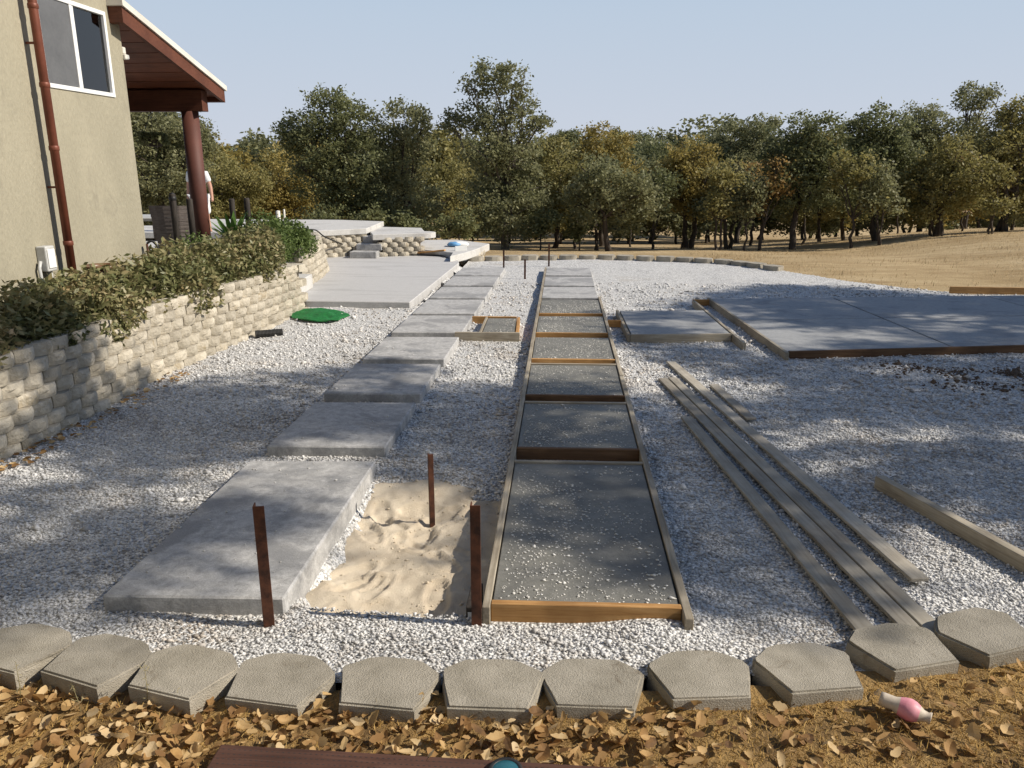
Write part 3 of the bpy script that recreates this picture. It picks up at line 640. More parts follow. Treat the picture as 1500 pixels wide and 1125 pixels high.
# ------------------------------------------------------------------ stakes and posts
def angle_iron(loc, h, label, w=.042, rz=0, t=.006, lean=0):
    bm = bmesh.new(); pts = [(0, 0), (w, 0), (w, t), (t, t), (t, w), (0, w)]
    bm.free(); bm = prism_bm([(x - w / 2, y - w / 2) for x, y in pts], 0, h, .001)
    return tag(link('steel_stake', bm_mesh('steel_stake', bm), M['rust'], None, loc, (0, R(lean), rz)), label, 'stake', 'rusty steel stakes')
angle_iron((-1.283, 3.045, -.25), .75, 'rusty square stake standing at the corner of the near left pad', .048, R(12))
angle_iron((-.352, 3.10, -.25), .755, 'rusty angle stake at the front left corner of the wet pad', .045, 0)
angle_iron((-.757, 4.33, -.28), .545, 'thin rusty stake standing in the sand pit', .03, R(20))
for px, pb, pt, lab in ((738, 391, 366, 'left'), (769, 408, 380, 'short middle'), (804, 390, 356, 'right')):
    b = onz(px, pb, -.08); t = ony(px, pt, b.y)
    angle_iron((b.x, b.y, -.2), t.z + .2, f'{lab} of the three thin stakes at the far end of the rows', .035)
blk = empty('form_end_block', (-.372, 3.17, -.13)); tag(blk, 'short dark offcut with a white sticker beside the rusty stake', 'offcut')
box('offcut', (-.036, -.018, 0), (.02, .2, .10), M['blackwood'], blk, .003)
box('sticker', (-.028, -.0195, .015), (-.006, -.0182, .075), M['white'], blk, 0)

# ------------------------------------------------------------------ gravel stones (too small to pick apart)
def nearprob(x, y): return np.hypot(x, y)
PP = []; SS = []
for (ya, yb, dens, s0) in ((2.5, 4.2, 5200, .0047), (4.2, 6.2, 2600, .0062), (6.2, 9.5, 850, .0086), (9.5, 14, 230, .0098)):
    xa, xb = -4.3, min(9.0, .62 * yb + .8); n = int((xb - xa) * (yb - ya) * dens)
    x = rng.uniform(xa, xb, n); y = rng.uniform(ya, yb, n)
    k = inside(GR_BOUND, x, y) & (x > -.72 * y - .6) & (pitmask(x, y) < .45 + .3 * (rng.random(n) > .85))
    for pp, _o in pads: k &= ~inside([(q[0], q[1]) for q in pp], x, y)
    k &= ~((x > -.34) & (x < .61) & (y > 3.1) & (y < 15.4))
    k &= ~((x < -3.6) & (y > 11)) ; k &= (x > -3.98)
    x = x[k]; y = y[k]; s = s0 * rng.gamma(3.6, 1 / 3.6, len(x)) + .0016
    PP.append(np.stack([x, y, gravz(x, y) + s * .35], -1)); SS.append(s)
V, Fq = stones(np.concatenate(PP), np.concatenate(SS), .75)
tag(link('gravel_stones', qmesh('gravel_stones', V, Fq), M['stone']), 'loose white and grey gravel stones of the yard', 'gravel', kind='stuff')
print('stones', len(V) // 6)

# ------------------------------------------------------------------ house
HX, HY = -5.0, 9.27
house = empty('house', (HX, HY, .4)); tag(house, 'two-storey house with olive stucco wall and red porch roof', 'house')
def hbox(name, lo, hi, m, parent=None, bev=.0, seg=1):
    o = Vector((HX, HY, .4)); par = parent or house
    q = box(name, Vector(lo) - o, Vector(hi) - o, m, par, bev, seg); return q
wy0, wy1, wz0, wz1 = 7.77, 8.985, 2.645, 3.52
def wall_bm():
    bm = bmesh.new(); o = Vector((HX, HY, .4))
    def bx(lo, hi):
        r = bmesh.ops.create_cube(bm, size=1); lo = Vector(lo) - o; hi = Vector(hi) - o
        for v in r['verts']: v.co = Vector([(lo[i] + hi[i]) / 2 + v.co[i] * (hi[i] - lo[i]) for i in range(3)])
    bx((-5.22, -3, .0), (-5, wy0, 6.2)); bx((-5.22, wy1, .0), (-5, HY, 6.2)); bx((-5.22, wy0, .0), (-5, wy1, wz0)); bx((-5.22, wy0, wz1), (-5, wy1, 6.2))
    bx((-12, HY - .22, .0), (-5.22, HY, 6.2)); bx((-12, -3, 6.2), (-5, HY, 6.3))
    bx((-12, -3, 0), (-11.8, HY - .22, 6.2))
    return bm
link('wall', bm_mesh('wall', wall_bm()), M['stucco'], house)
win = hbox('window', (-5.03, wy0, wz0), (-4.985, wy0 + .045, wz1), M['white'])
wo = Vector(win.location)
def wbox(name, lo, hi, m, bev=.003):
    o = Vector((HX, HY, .4)) + wo; return box(name, Vector(lo) - o, Vector(hi) - o, m, win, bev)
wbox('frame', (-5.03, wy1 - .045, wz0), (-4.985, wy1, wz1), M['white']); wbox('frame', (-5.03, wy0 + .046, wz0), (-4.986, wy1 - .046, wz0 + .042), M['white'])
wbox('frame', (-5.03, wy0 + .046, wz1 - .042), (-4.986, wy1 - .046, wz1), M['white'])
wm = (wy0 + wy1) / 2 - .02
wbox('frame', (-5.03, wm - .03, wz0 + .043), (-4.988, wm + .012, wz1 - .043), M['white']); wbox('frame', (-5.045, wm + .013, wz0 + .043), (-4.995, wm + .045, wz1 - .043), M['white'])
wbox('screen', (-5.001, wy0 + .046, wz0 + .043), (-4.998, wm - .031, wz1 - .043), M['screen'], 0)
wbox('pane', (-5.022, wm + .046, wz0 + .043), (-5.017, wy1 - .046, wz1 - .043), M['glass'], 0)
wbox('pane', (-5.0065, wy0 + .047, wz0 + .044), (-5.0035, wm - .032, wz1 - .044), M['glass'], 0)
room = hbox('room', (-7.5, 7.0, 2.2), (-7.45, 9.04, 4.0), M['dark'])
hbox('curtain', (-5.55, wm + .3, 2.5), (-5.5, 9.03, 3.6), M['curtain'])
lathe('lampshade', [(.17, 0), (.13, .26)], M['shade_pink'], house, 16, Vector((-5.36, 8.62, 2.62)) - Vector((HX, HY, .4)))
# porch roof
rl = math.atan2(.64, 2.55); RX = -4.84
def sect(y): return 3.428 - (y - 9.068) * math.tan(rl)
roof = empty('porch_roof'); roof.parent = house; 
o0 = Vector((HX, HY, .4))
def slope_box(name, x0, x1, y0, y1, dz0, dz1, m, parent=roof):
    V = []
    for y in (y0, y1):
        for x, d in ((x0, dz0), (x1, dz0), (x1, dz1), (x0, dz1)): V.append(Vector((x, y, sect(y) + d)) - o0)
    F = [(0, 1, 2, 3), (7, 6, 5, 4), (0, 4, 5, 1), (1, 5, 6, 2), (2, 6, 7, 3), (3, 7, 4, 0)]
    return link(name, poly_mesh(name, V, F), m, parent)
slope_box('fascia', RX - .045, RX, 9.068, 11.62, 0, .165, M['redwood'])
slope_box('fascia', -5.0, RX - .046, 9.068, 9.11, 0, .165, M['redwood'])
slope_box('fascia', -11, RX - .046, 11.58, 11.62, 0, .165, M['redwood'])
slope_box('roof_edge', -11, RX + .025, 9.05, 11.66, .166, .235, M['trim'])
npl = 16
for k in range(npl):
    y0 = 9.112 + (11.575 - 9.112) * k / npl; y1 = 9.112 + (11.575 - 9.112) * (k + 1) / npl - .008
    slope_box('soffit_board', -11, RX - .047, y0, y1, .055 + .003 * (k % 2), .10, M['soffit'])
hbox('beam', (-11, 11.18, 2.645), (-4.985, 11.36, 2.92), M['redwood'], house, .004)
col = lathe('porch_column', [(.001, 0), (.115, 0), (.115, 2.205), (.001, 2.205)], M['post_red'], house, 28, Vector((-5.215, 11.27, .44)) - o0)
# downspout with couplings and brackets
tube('downspout', [Vector((-4.88, 7.575, .5)) - o0, Vector((-4.88, 7.575, 6.2)) - o0], .041, M['copper'], house, 14)
for z in (1.15, 2.05, 2.62, 3.3): lathe('coupling', [(.043, 0), (.047, .006), (.047, .04), (.043, .046)], M['copper'], house, 14, Vector((-4.88, 7.575, z)) - o0)
for z in (1.7, 3.0): hbox('bracket', (-5.0, 7.565, z), (-4.92, 7.585, z + .02), M['copper'])
# flood light
fl = empty('flood_light', (-5.05, 9.285, 3.12)); fl.scale = (.75, .75, .75); tag(fl, 'small pale flood light under the porch roof at the house corner', 'light fixture')
box('housing', (0, -.02, .02), (.08, .06, .12), M['trim'], fl, .01); box('lamp_head', (.02, -.03, -.06), (.11, .04, .018), M['trim'], fl, .012); box('lamp_head', (.02, .045, -.05), (.1, .11, .018), M['greybox'], fl, .012)
# electrical box
eb = empty('electrical_box', (-4.96, 7.31, .93)); tag(eb, 'light grey electrical box low on the stucco wall', 'electrical box')
box('box', (-.04, -.07, 0), (.06, .07, .24), M['greybox'], eb, .012, 2); box('lid', (.0605, -.055, .03), (.07, .055, .21), M['white'], eb, .004)
tube('conduit', [Vector((.0, -.08, .1)), Vector((.0, -.11, .04)), Vector((.0, -.1, -.12)), Vector((0, -.08, -.4))], .016, M['greybox'], eb)
tube('conduit', [Vector((.01, .03, 0)), Vector((.01, .03, -.42))], .018, M['greybox'], eb)
# hose bib riser at house corner
hb = empty('hose_bib', (-4.93, 9.16, .5)); tag(hb, 'hose tap on a riser pipe at the corner of the house', 'tap')
tube('riser', [Vector((0, 0, 0)), Vector((0, 0, .52))], .013, M['rust'], hb); tube('spout', smoothpath([Vector((0, 0, .52)), Vector((.05, .02, .55)), Vector((.1, .03, .5)), Vector((.115, .035, .43))], 5), .014, M['black'], hb)
tube('hose_end', smoothpath([Vector((.115, .035, .43)), Vector((.15, .05, .3)), Vector((.17, .06, .0))], 5), .014, M['black'], hb)
# round pot by the downspout
pot = empty('planter_pot', (-4.72, 7.83, .5)); tag(pot, 'brown glazed round pot half hidden in the shrubs', 'pot')
lathe('body', [(.001, 0), (.13, 0), (.17, .15), (.18, .32), (.165, .40), (.15, .40), (.15, .36)], M['gold'], pot); lathe('rim', [(.165, .40), (.185, .405), (.185, .43), (.155, .43), (.15, .40)], M['gold'], pot)
# hanging basket
hbk = empty('hanging_basket', (-5.78, 11.27, 2.17)); tag(hbk, 'dark hanging basket below the porch beam', 'hanging basket')
lathe('bowl', [(.001, 0), (.09, .01), (.15, .07), (.17, .13)], M['basketry'], hbk, 18)
for k in range(3):
    a = k * 2.1; tube('wire', [Vector((.165 * math.cos(a), .165 * math.sin(a), .13)), Vector((0, 0, .475))], .004, M['black'], hbk, 5)

# ------------------------------------------------------------------ porch things
def leaves_vq(P, size, aspect=.5, nrm=None, spread=1.0, up=0.0):
    """rhombic leaves folded along the midrib; P (n,3)"""
    n = len(P); d = rng.normal(0, 1, (n, 3)); d[:, 2] = d[:, 2] * .7 + up; d /= np.linalg.norm(d, axis=1)[:, None] + 1e-9
    q = rng.normal(0, 1, (n, 3)); s = np.cross(d, q); s /= np.linalg.norm(s, axis=1)[:, None] + 1e-9
    L_ = (np.asarray(size) * rng.uniform(.65, 1.3, n))[:, None]; w = L_ * aspect
    V = np.stack([P - d * L_ * .5, P + s * w * .5, P + d * L_ * .5, P - s * w * .5], 1).reshape(-1, 3)
    Q = np.arange(n * 4).reshape(-1, 4); return V, Q
n = 900; ph = rng.uniform(0, 6.28, n); rr = .19 * np.sqrt(rng.random(n))
V, Q = leaves_vq(np.stack([rr * np.cos(ph), rr * np.sin(ph), .12 + .07 * rng.random(n) - .1 * (rr > .15) * rng.random(n)], -1), .06)
link('foliage', qmesh('foliage', V, Q), LEAF['dark'], hbk)
def porch_post(px, pt, pb, Y, label, cap=False, lean=0):
    t = ony(px, pt, Y); z0 = .44 if Y > 11.2 else .45
    o = empty('porch_post', (t.x, Y, z0)); tag(o, label, 'post', 'dark posts around the porch')
    h = t.z - z0; o.rotation_euler = (0, R(lean), 0)
    lathe('shaft', [(.001, 0), (.043, 0), (.043, h - .02), (.036, h), (.001, h + .002)], M['blackwood'], o, 12)
    if cap: lathe('finial', [(.046, h - .085), (.05, h - .07), (.05, h - .05), (.04, h - .03), (.03, h + .01), (.001, h + .022)], M['black'], o, 12)
    return o
porch_post(252, 284, 358, 10.6, 'dark post with rounded cap in front of the wicker chair', True)
porch_post(277, 291, 352, 10.9, 'dark post just left of the red column')
porch_post(339, 291, 322, 12.2, 'left of the two dark posts behind the shrubs, right of the column')
porch_post(361, 290, 335, 11.9, 'right of the two dark posts behind the shrubs, right of the column')
for px, pt, Y, r_, lab, m_ in ((407, 309, 13.2, .045, 'thick', 'trim'), (416, 307, 13.3, .02, 'thin', 'trim')):
    t = ony(px, pt, Y); o = lathe('pipe_stub', [(.001, 0), (r_, 0), (r_ * .8, t.z - .42), (.001, t.z - .41)], M[m_], None, 12, (t.x, Y, .42)); tag(o, f'{lab} pale pipe stub rising behind the green shrub', 'pipe')
# wicker chair seen from behind
ch = empty('wicker_chair', (-5.84, 11.9, .44), R(8)); tag(ch, 'grey-brown wicker armchair on the porch, back turned', 'chair')
for k in range(14):
    z = .12 + k * .056; bow = .05 * math.sin(k / 13 * 3.1); wd = .27 + .012 * k / 2
    pts_ = [Vector((x, -.26 + bow * -.4 + .10 * (abs(x) / wd) ** 2 - .006 * k, z)) for x in np.linspace(-wd, wd, 7)]
    V = []; F = []
    for i, p in enumerate(pts_):
        for dy, dz in ((-.008, 0), (-.008, .0545), (.01, .0545), (.01, 0)): V.append(p + Vector((0, dy, dz)))
    for i in range(6):
        for c in range(4): F.append((i * 4 + c, i * 4 + (c + 1) % 4, i * 4 + 4 + (c + 1) % 4, i * 4 + 4 + c))
    F += [(0, 1, 2, 3), (27, 26, 25, 24)]
    link('backrest_band', poly_mesh('backrest_band', V, F), M['wicker'], ch)
box('seat', (-.27, -.22, .34), (.27, .30, .43), M['wicker'], ch, .02)
for sx in (-1, 1):
    box('armrest', (sx * .31 - .04, -.2, .40), (sx * .31 + .04, .32, .64), M['wicker'], ch, .02)
    for sy in (-.18, .26): box('leg', (sx * .27 - .025, sy - .025, 0), (sx * .27 + .025, sy + .025, .345), M['wicker'], ch, .006)
tb = empty('porch_table', (-6.75, 12.3, .44)); tag(tb, 'dark table behind the wicker chair with a pale top edge', 'table')
box('tabletop', (-.7, -.45, .66), (.7, .45, .71), M['greybox'], tb, .01)
for sx in (-1, 1):
    for sy in (-1, 1): box('leg', (sx * .62 - .03, sy * .38 - .03, 0), (sx * .62 + .03, sy * .38 + .03, .658), M['black'], tb, .004)
# person behind the column
def skin_obj(name, V, E, Rr, m, parent, sub=2):
    me = bpy.data.meshes.new(name); me.from_pydata(V, E, []); o = link(name, me, m, parent)
    o.modifiers.new('skin', 'SKIN'); sm = o.modifiers.new('sub', 'SUBSURF'); sm.levels = 1; sm.render_levels = sub
    for i, r_ in enumerate(Rr): d = me.skin_vertices[0].data[i]; d.radius = r_ if hasattr(r_, '__len__') else (r_, r_); d.use_root = (i == 0)
    return o
pe = empty('person', (-7.38, 16.0, .44), R(-10)); tag(pe, 'person in white t-shirt and pale shorts standing behind the red column', 'person')
k = .965
PV = [(0, 0, .93), (0, 0, 1.1), (0, .01, 1.3), (0, 0, 1.42), (0, -.01, 1.50), (0, -.02, 1.58), (0, -.02, 1.70),
      (-.18, 0, 1.38), (-.245, .01, 1.12), (-.23, -.06, .90), (-.215, -.09, .80), (.18, 0, 1.38), (.26, .02, 1.12), (.31, -.03, .90), (.33, -.07, .81),
      (-.09, 0, .88), (-.10, -.01, .48), (-.10, .03, .08), (-.10, -.11, .035), (.10, 0, .88), (.14, -.02, .48), (.16, .03, .08), (.17, -.11, .035)]
PE = [(0, 1), (1, 2), (2, 3), (3, 4), (4, 5), (5, 6), (3, 7), (7, 8), (8, 9), (9, 10), (3, 11), (11, 12), (12, 13), (13, 14), (0, 15), (15, 16), (16, 17), (17, 18), (0, 19), (19, 20), (20, 21), (21, 22)]
PR = [(.14, .10), (.13, .10), (.15, .11), (.11, .08), .05, .075, .085, .06, .043, .034, .034, .06, .043, .034, .034, .085, .055, .04, .035, .085, .055, .04, .035]
skin_obj('body', [tuple(c * k for c in v) for v in PV], PE, PR, M['skin'], pe)
SV = [PV[i] for i in (0, 1, 2, 3)] + [PV[7], (-.225, .008, 1.19), PV[11], (.235, .015, 1.19)]
skin_obj('t_shirt', [tuple(c * k for c in v) for v in SV], [(0, 1), (1, 2), (2, 3), (3, 4), (4, 5), (3, 6), (6, 7)], [(.165, .125), (.155, .12), (.175, .13), (.12, .09), .075, .075, .075, .075], M['cloth_white'], pe)
SV = [(0, 0, .95), PV[15], (-.105, -.01, .52), PV[19], (.145, -.02, .52)]
skin_obj('shorts', [tuple(c * k for c in v) for v in SV], [(0, 1), (1, 2), (0, 3), (3, 4)], [(.16, .12), .105, .10, .105, .10], M['cloth_white'], pe)
skin_obj('hair', [(0, .01, 1.66 * k + .02), (0, .02, 1.73 * k)], [(0, 1)], [.085, .07], M['blackwood'], pe, 2)

# ------------------------------------------------------------------ shrubs
def shrub(name, label, x, y, z, rx, ry, rz, n, leaf, m, group, hang=.0):
    o = empty(name, (x, y, z)); tag(o, label, 'shrub', group)
    lob = [(rng.uniform(-.55, .55) * rx, rng.uniform(-.6, .6) * ry, rng.uniform(.25, .62) * rz, rng.uniform(.38, .6)) for _ in range(9)]
    lob += [(0, 0, .45 * rz, .8)]
    P = []
    for lx, ly, lz, s in lob:
        k = int(n / 10 * (s / .5) ** 1.5); d = rng.normal(0, 1, (k, 3)); d /= np.linalg.norm(d, axis=1)[:, None]
        r_ = rng.uniform(.55, 1.0, k)[:, None] ** .5 + rng.normal(0, .06, (k, 1))
        P.append(np.array([lx, ly, lz]) + d * r_ * np.array([rx, ry, rz]) * s)
    P = np.concatenate(P)
    if hang: P[:, 2] -= hang * np.clip(P[:, 0] / rx - .3, 0, 1)
    if not hang: P = P[P[:, 2] > -.05]
    V, Q = leaves_vq(P, leaf, .42, up=.25); link('foliage', qmesh('foliage', V, Q), m, o)
    for i in range(5):
        a = rng.uniform(0, 6.28); q = Vector((.5 * rx * math.cos(a), .5 * ry * math.sin(a), .55 * rz))
        tube('stem', [Vector((0, 0, -.03)), q * .5 + Vector((0, 0, .05)), q], [.014, .01, .006], M['barkdark'], o, 5)
    return o
G = 'shrubs along the top of the block wall'
dat = [(-4.42, 4.5, .46, .62, .40, 'leftmost shrub on the wall, in deep shade'), (-4.40, 5.35, .46, .62, .42, 'dark shaded shrub next to the leftmost one'), (-4.38, 6.15, .46, .60, .43, 'dark shrub where the tree shade ends'),
       (-4.40, 6.95, .46, .58, .44, 'browning shrub below the electrical box'), (-4.34, 7.75, .44, .58, .46, 'browning shrub below the downspout'), (-4.30, 8.5, .44, .58, .52, 'olive shrub right of the downspout'),
       (-4.22, 9.3, .44, .56, .50, 'olive shrub below the corner of the house'), (-4.16, 10.0, .45, .54, .52, 'olive shrub in front of the red column'), (-4.24, 10.75, .46, .52, .56, 'olive green shrub at the end of the wall')]
for i, (x, y, rx, ry, rz, lab) in enumerate(dat): shrub('wall_shrub', lab, x, y, .48, rx, ry, rz, 6500 if i < 4 else 6000, .072, M['shrubleaf'], G, .22)
shrub('green_shrub', 'rounded bright green shrub beside the patio wall', -4.55, 12.75, .5, .56, .62, .5, 9000, .06, M['shrubgreen'], 'green shrubs by the patio')
shrub('green_shrub', 'deeper green shrub between the column and the bright rounded one', -4.55, 11.75, .46, .5, .55, .66, 7000, .06, M['shrubgreen'], 'green shrubs by the patio')
shrub('green_shrub', 'low green shrub behind the dark capped post', -5.05, 10.6, .45, .4, .4, .5, 1800, .06, M['shrubgreen'], 'green shrubs by the patio')
ag = empty('agave', (-4.86, 11.5, .62)); ag.scale = (1.1, 1.1, 1.0); tag(ag, 'bright green strap-leaved plant right of the red column', 'plant')
for i in range(34):
    a = i * 2.4; t = .35 + .5 * (i / 34); L_ = random.uniform(.42, .58); V = []; F = []
    for j in range(5):
        s = j / 4; rad = L_ * s * math.sin(t) * (1 + .15 * s); z = .18 + L_ * s * math.cos(t) - .10 * s * s * t; w = .04 * (1 - s) ** .6 * (.7 + s) + .002
        c = Vector((rad * math.cos(a), rad * math.sin(a), z)); sd = Vector((-math.sin(a), math.cos(a), 0)) * w
        V += [c - sd, c + Vector((0, 0, -.012 * (1 - s))), c + sd]
    for j in range(4): F += [(j * 3, j * 3 + 1, j * 3 + 4, j * 3 + 3), (j * 3 + 1, j * 3 + 2, j * 3 + 5, j * 3 + 4)]
    link('leaf', poly_mesh('leaf', V, F), M['agave'], ag)

# ------------------------------------------------------------------ small things on the gravel
mp = [onz(x, y, -.06) for x, y in ((419, 457), (428, 468), (455, 474), (485, 475), (503, 470), (514, 465), (500, 459), (470, 456), (440, 457))]
cx = sum(p.x for p in mp) / 9; cy = sum(p.y for p in mp) / 9
bm = bmesh.new(); rings = []
for s in (1, .75, .45):
    rings.append([bm.verts.new(((p.x - cx) * s, (p.y - cy) * s, .015 + .03 * (1 - s) + .02 * mnoise.noise(Vector((p.x * 3, p.y * 3, s))))) for p in mp])
c0 = bm.verts.new((0, 0, .05))
for a, b in zip(rings[:-1], rings[1:]):
    for i in range(9): bm.faces.new((a[i], a[(i + 1) % 9], b[(i + 1) % 9], b[i]))
for i in range(9): bm.faces.new((rings[-1][i], rings[-1][(i + 1) % 9], c0))
r = bmesh.ops.extrude_face_region(bm, geom=bm.faces[:])
for v in [g for g in r['geom'] if isinstance(g, bmesh.types.BMVert)]: v.co.z -= .012
bmesh.ops.recalc_face_normals(bm, faces=bm.faces[:]); bmesh.ops.subdivide_edges(bm, edges=bm.edges[:], cuts=2, use_grid_fill=True)
for v in bm.verts: v.co += mnoise.noise_vector(v.co * 7) * .03 * Vector((1, 1, .45)).length; v.co.z = max(v.co.z, 0)
tag(link('turf_mat', bm_mesh('turf_mat', bm), M['turf'], None, (cx, cy, -.035), smooth=True), 'crumpled piece of green artificial turf at the foot of the wall', 'turf mat')
a = onz(374, 490, -.05); b = onz(414, 487, -.05); pp = []; rr = []
for i in range(41):
    pp.append(a.lerp(b, i / 40) + Vector((0, 0, .0))); rr.append(.045 + .006 * (i % 2))
a.z = b.z = -.05; dp = empty('drain_pipe', (a.x, a.y, -.03)); tag(dp, 'short black corrugated drain pipe lying by the wall', 'pipe')
tube('pipe', [p - Vector((a.x, a.y, -.03)) for p in pp], rr, M['black'], dp, 14, False)
c = onz(1440, 550, -.08); n = 1500; x = rng.normal(0, .42, n) + c.x; y = rng.normal(0, .26, n) + c.y
k = vnoise(x, y, 3.0, 61) > rng.uniform(.3, .75, n); x = x[k]; y = y[k]; sz_ = rng.gamma(2.2, .0045, len(x)) + .003
V, Q = stones(np.stack([x, y, gravz(x, y) + .008], -1), sz_, .7)
tag(link('soil_clods', qmesh('soil_clods', V, Q), M['soil']), 'dark clods of soil scattered on the gravel at the right', 'soil', kind='stuff')
# bottle
p = onz(1336, 1048, -.03)
bt = empty('bottle', (p.x - .10, p.y + .05, frontz(p.x, p.y) + .06)); bt.rotation_euler = (0, R(97), R(-28)); bt.scale = (.8, .8, .72); tag(bt, 'cream and pink bottle-shaped vase lying on the dry grass', 'vase')
lathe('body', [(.001, 0), (.03, .0), (.032, .02), (.033, .07), (.04, .09)], M['cream'], bt, 24)
lathe('pink_band', [(.04, .09), (.048, .115), (.052, .14), (.047, .165), (.037, .185)], M['pink'], bt, 24)
lathe('neck', [(.037, .185), (.026, .205), (.023, .225), (.028, .235), (.028, .24), (.019, .24), (.017, .2)], M['cream'], bt, 24)
# timber and teal lid at the photographer's feet
tm = empty('timber', (-.42, 2.07, -.035)); tm.rotation_euler = (0, 0, R(-1.0)); tag(tm, 'red-brown incised timber lying along the bottom edge', 'timber')
box('plank', (-.72, -.10, -.08), (1.0, .115, .03), M['timber'], tm, .006, 2)
Vv = []; Qq = []
for i in range(90):
    for j in range(9):
        x = -.70 + i * .019 + (.009 if j % 2 else 0); y = -.085 + j * .022; c = len(Vv)
        Vv += [(x - .0055, y, .0306), (x, y - .0016, .0306), (x + .0055, y, .0306), (x, y + .0016, .0306)]; Qq.append((c, c + 1, c + 2, c + 3))
tag(link('incision_marks', qmesh('incision_marks', Vv, Qq), M['dark'], tm), kind='stuff')
p = onz(741, 1130, .0); ld = empty('teal_lid', (p.x, p.y - .005, -.03)); tag(ld, 'round teal lid at the bottom edge of the picture', 'lid')
lathe('lid', [(.052, 0), (.054, .02), (.052, .034), (.044, .040), (.001, .040)], M['teal'], ld, 28); lathe('rim', [(.052, .034), (.056, .035), (.056, .042), (.045, .042), (.044, .0405)], M['black'], ld, 28)

# ------------------------------------------------------------------ leaf litter
def leaf_mesh(k):
    r = random.Random(300 + k); n = 5; V = []; F = []; wd = r.choice([.22, .27, .33, .38]); curl = r.uniform(-.35, .9); fold = r.uniform(.1, .55); tw = r.uniform(-.5, .5)
    prof = r.choice([[.03, .42, .72, .98, .88, 1.0, .62, .04], [.05, .6, .95, .75, 1.0, .7, .6, .2], [.15, .7, 1.0, 1.0, .95, .8, .6, .25]])
    for j in range(8):
        sx = j / 7 - .5; w = wd * prof[j] * r.uniform(.82, 1.12); z = curl * (sx * sx) * .9
        for e in (-1, 0, 1): V.append((sx, e * w + .05 * math.sin(sx * 5 + k), z + fold * abs(e) * w + tw * sx * e * w))
    for j in range(7): F += [(j * 3, j * 3 + 1, j * 3 + 4, j * 3 + 3), (j * 3 + 1, j * 3 + 2, j * 3 + 5, j * 3 + 4)]
    me = poly_mesh('oak_leaf', V, F); me.materials.append(M['deadleaf']); return me, np.array(V), np.array(F)
LV = [leaf_mesh(k) for k in range(10)]
def litter_spot():
    while True:
        x = random.uniform(-2.3, 2.2); y = random.uniform(2.0, 2.72)
        e = float(front_edge(x)) - .18
        if y > e or (-1.15 < x < .58 and y < 2.17): continue
        if x > .45 and random.random() < .72: continue
        return x, y
for i in range(300):
    x, y = litter_spot() if i > 14 else (random.choice([-1.3, -.87, -.47, -.045, .38]) + random.uniform(-.03, .03), random.uniform(2.42, 2.55))
    s = random.uniform(.042, .072); z = float(frontz(x, y)) + random.uniform(.012, .045)
    o = link('oak_leaf', LV[i % 10][0], None, dry, (x, y, z), (random.gauss(0, .5), random.gauss(0, .5), random.uniform(0, 6.28))); o.scale = (s, s, s)
VV = []; QQ = []; off = 0
for i in range(12000):
    x = random.uniform(-3.5, 3.2); y = random.uniform(.8, 2.9); e = float(front_edge(x)) - .1
    if y > e or (-1.15 < x < .58 and 1.96 < y < 2.17) or (x > .5 and random.random() < .75): continue
    me, V, F = LV[random.randrange(10)]; s = random.choice([random.uniform(.018, .035), random.uniform(.035, .065)])
    Mx = np.array((Matrix.Rotation(random.uniform(0, 6.28), 3, 'Z') @ Matrix.Rotation(random.gauss(0, .45), 3, 'X') @ Matrix.Rotation(random.gauss(0, .45), 3, 'Y')))
    VV.append(V @ Mx.T * s + np.array([x, y, float(frontz(x, y)) + random.uniform(-.002, .035)])); QQ.append(F + off); off += len(V)
# drifts against the retaining wall
for i in range(160):
    y = random.uniform(4.6, 7.4); x = -3.78 + random.gauss(0, .08); me, V, F = LV[random.randrange(10)]; s = random.uniform(.035, .065)
    Mx = np.array((Matrix.Rotation(random.uniform(0, 6.28), 3, 'Z') @ Matrix.Rotation(random.gauss(0, .4), 3, 'X')))
    VV.append(V @ Mx.T * s + np.array([x, y, float(gravz(x, y)) + .02])); QQ.append(F + off); off += len(V)
tag(link('leaf_litter', qmesh('leaf_litter', np.concatenate(VV), np.concatenate(QQ)), M['deadleaf'], dry), 'brown dead oak leaves covering the ground in front', kind='stuff')
# dry grass blades
n = 85000; x = rng.uniform(-3.2, 3.2, n); y = rng.uniform(1.2, 3.2, n)
k = (y < front_edge(x) - .06) & (rng.random(n) < .45 + .55 * sst(.1, 1.0, x)); x = x[k]; y = y[k]; n = len(x)
P0 = np.stack([x, y, frontz(x, y) - .004], -1); a = rng.uniform(0, 6.28, n); L_ = rng.uniform(.012, .05, n); tl = rng.uniform(.5, 1.5, n)
d = np.stack([np.cos(a) * np.sin(tl), np.sin(a) * np.sin(tl), np.cos(tl)], -1) * L_[:, None]; sd = np.stack([-np.sin(a), np.cos(a), np.zeros(n)], -1) * .0014
V = np.stack([P0 - sd, P0 + sd, P0 + d * .6 + sd * .7 + np.array([0, 0, .003]), P0 + d], 1).reshape(-1, 3)
tag(link('dry_grass', qmesh('dry_grass', V, np.arange(n * 4).reshape(-1, 4)), M['straw'], dry), kind='stuff')
n = 26000; x = rng.uniform(3.5, 24, n); y = rng.uniform(12.6, 32, n); k = ~inside(GR_BOUND, x, y) & (x < .85 * y) & (vnoise(x, y, .6, 71) * .6 + vnoise(x, y, 2.3, 72) * .4 > rng.uniform(.3, .75, n)); x = x[k]; y = y[k]; n = len(x)
P0 = np.stack([x, y, terr(x, y) - .005], -1); a = rng.uniform(0, 6.28, n); L_ = rng.uniform(.03, .11, n); tl = rng.uniform(.2, 1.3, n)
d = np.stack([np.cos(a) * np.sin(tl), np.sin(a) * np.sin(tl), np.cos(tl)], -1) * L_[:, None]; sd = np.stack([-np.sin(a), np.cos(a), np.zeros(n)], -1) * .006
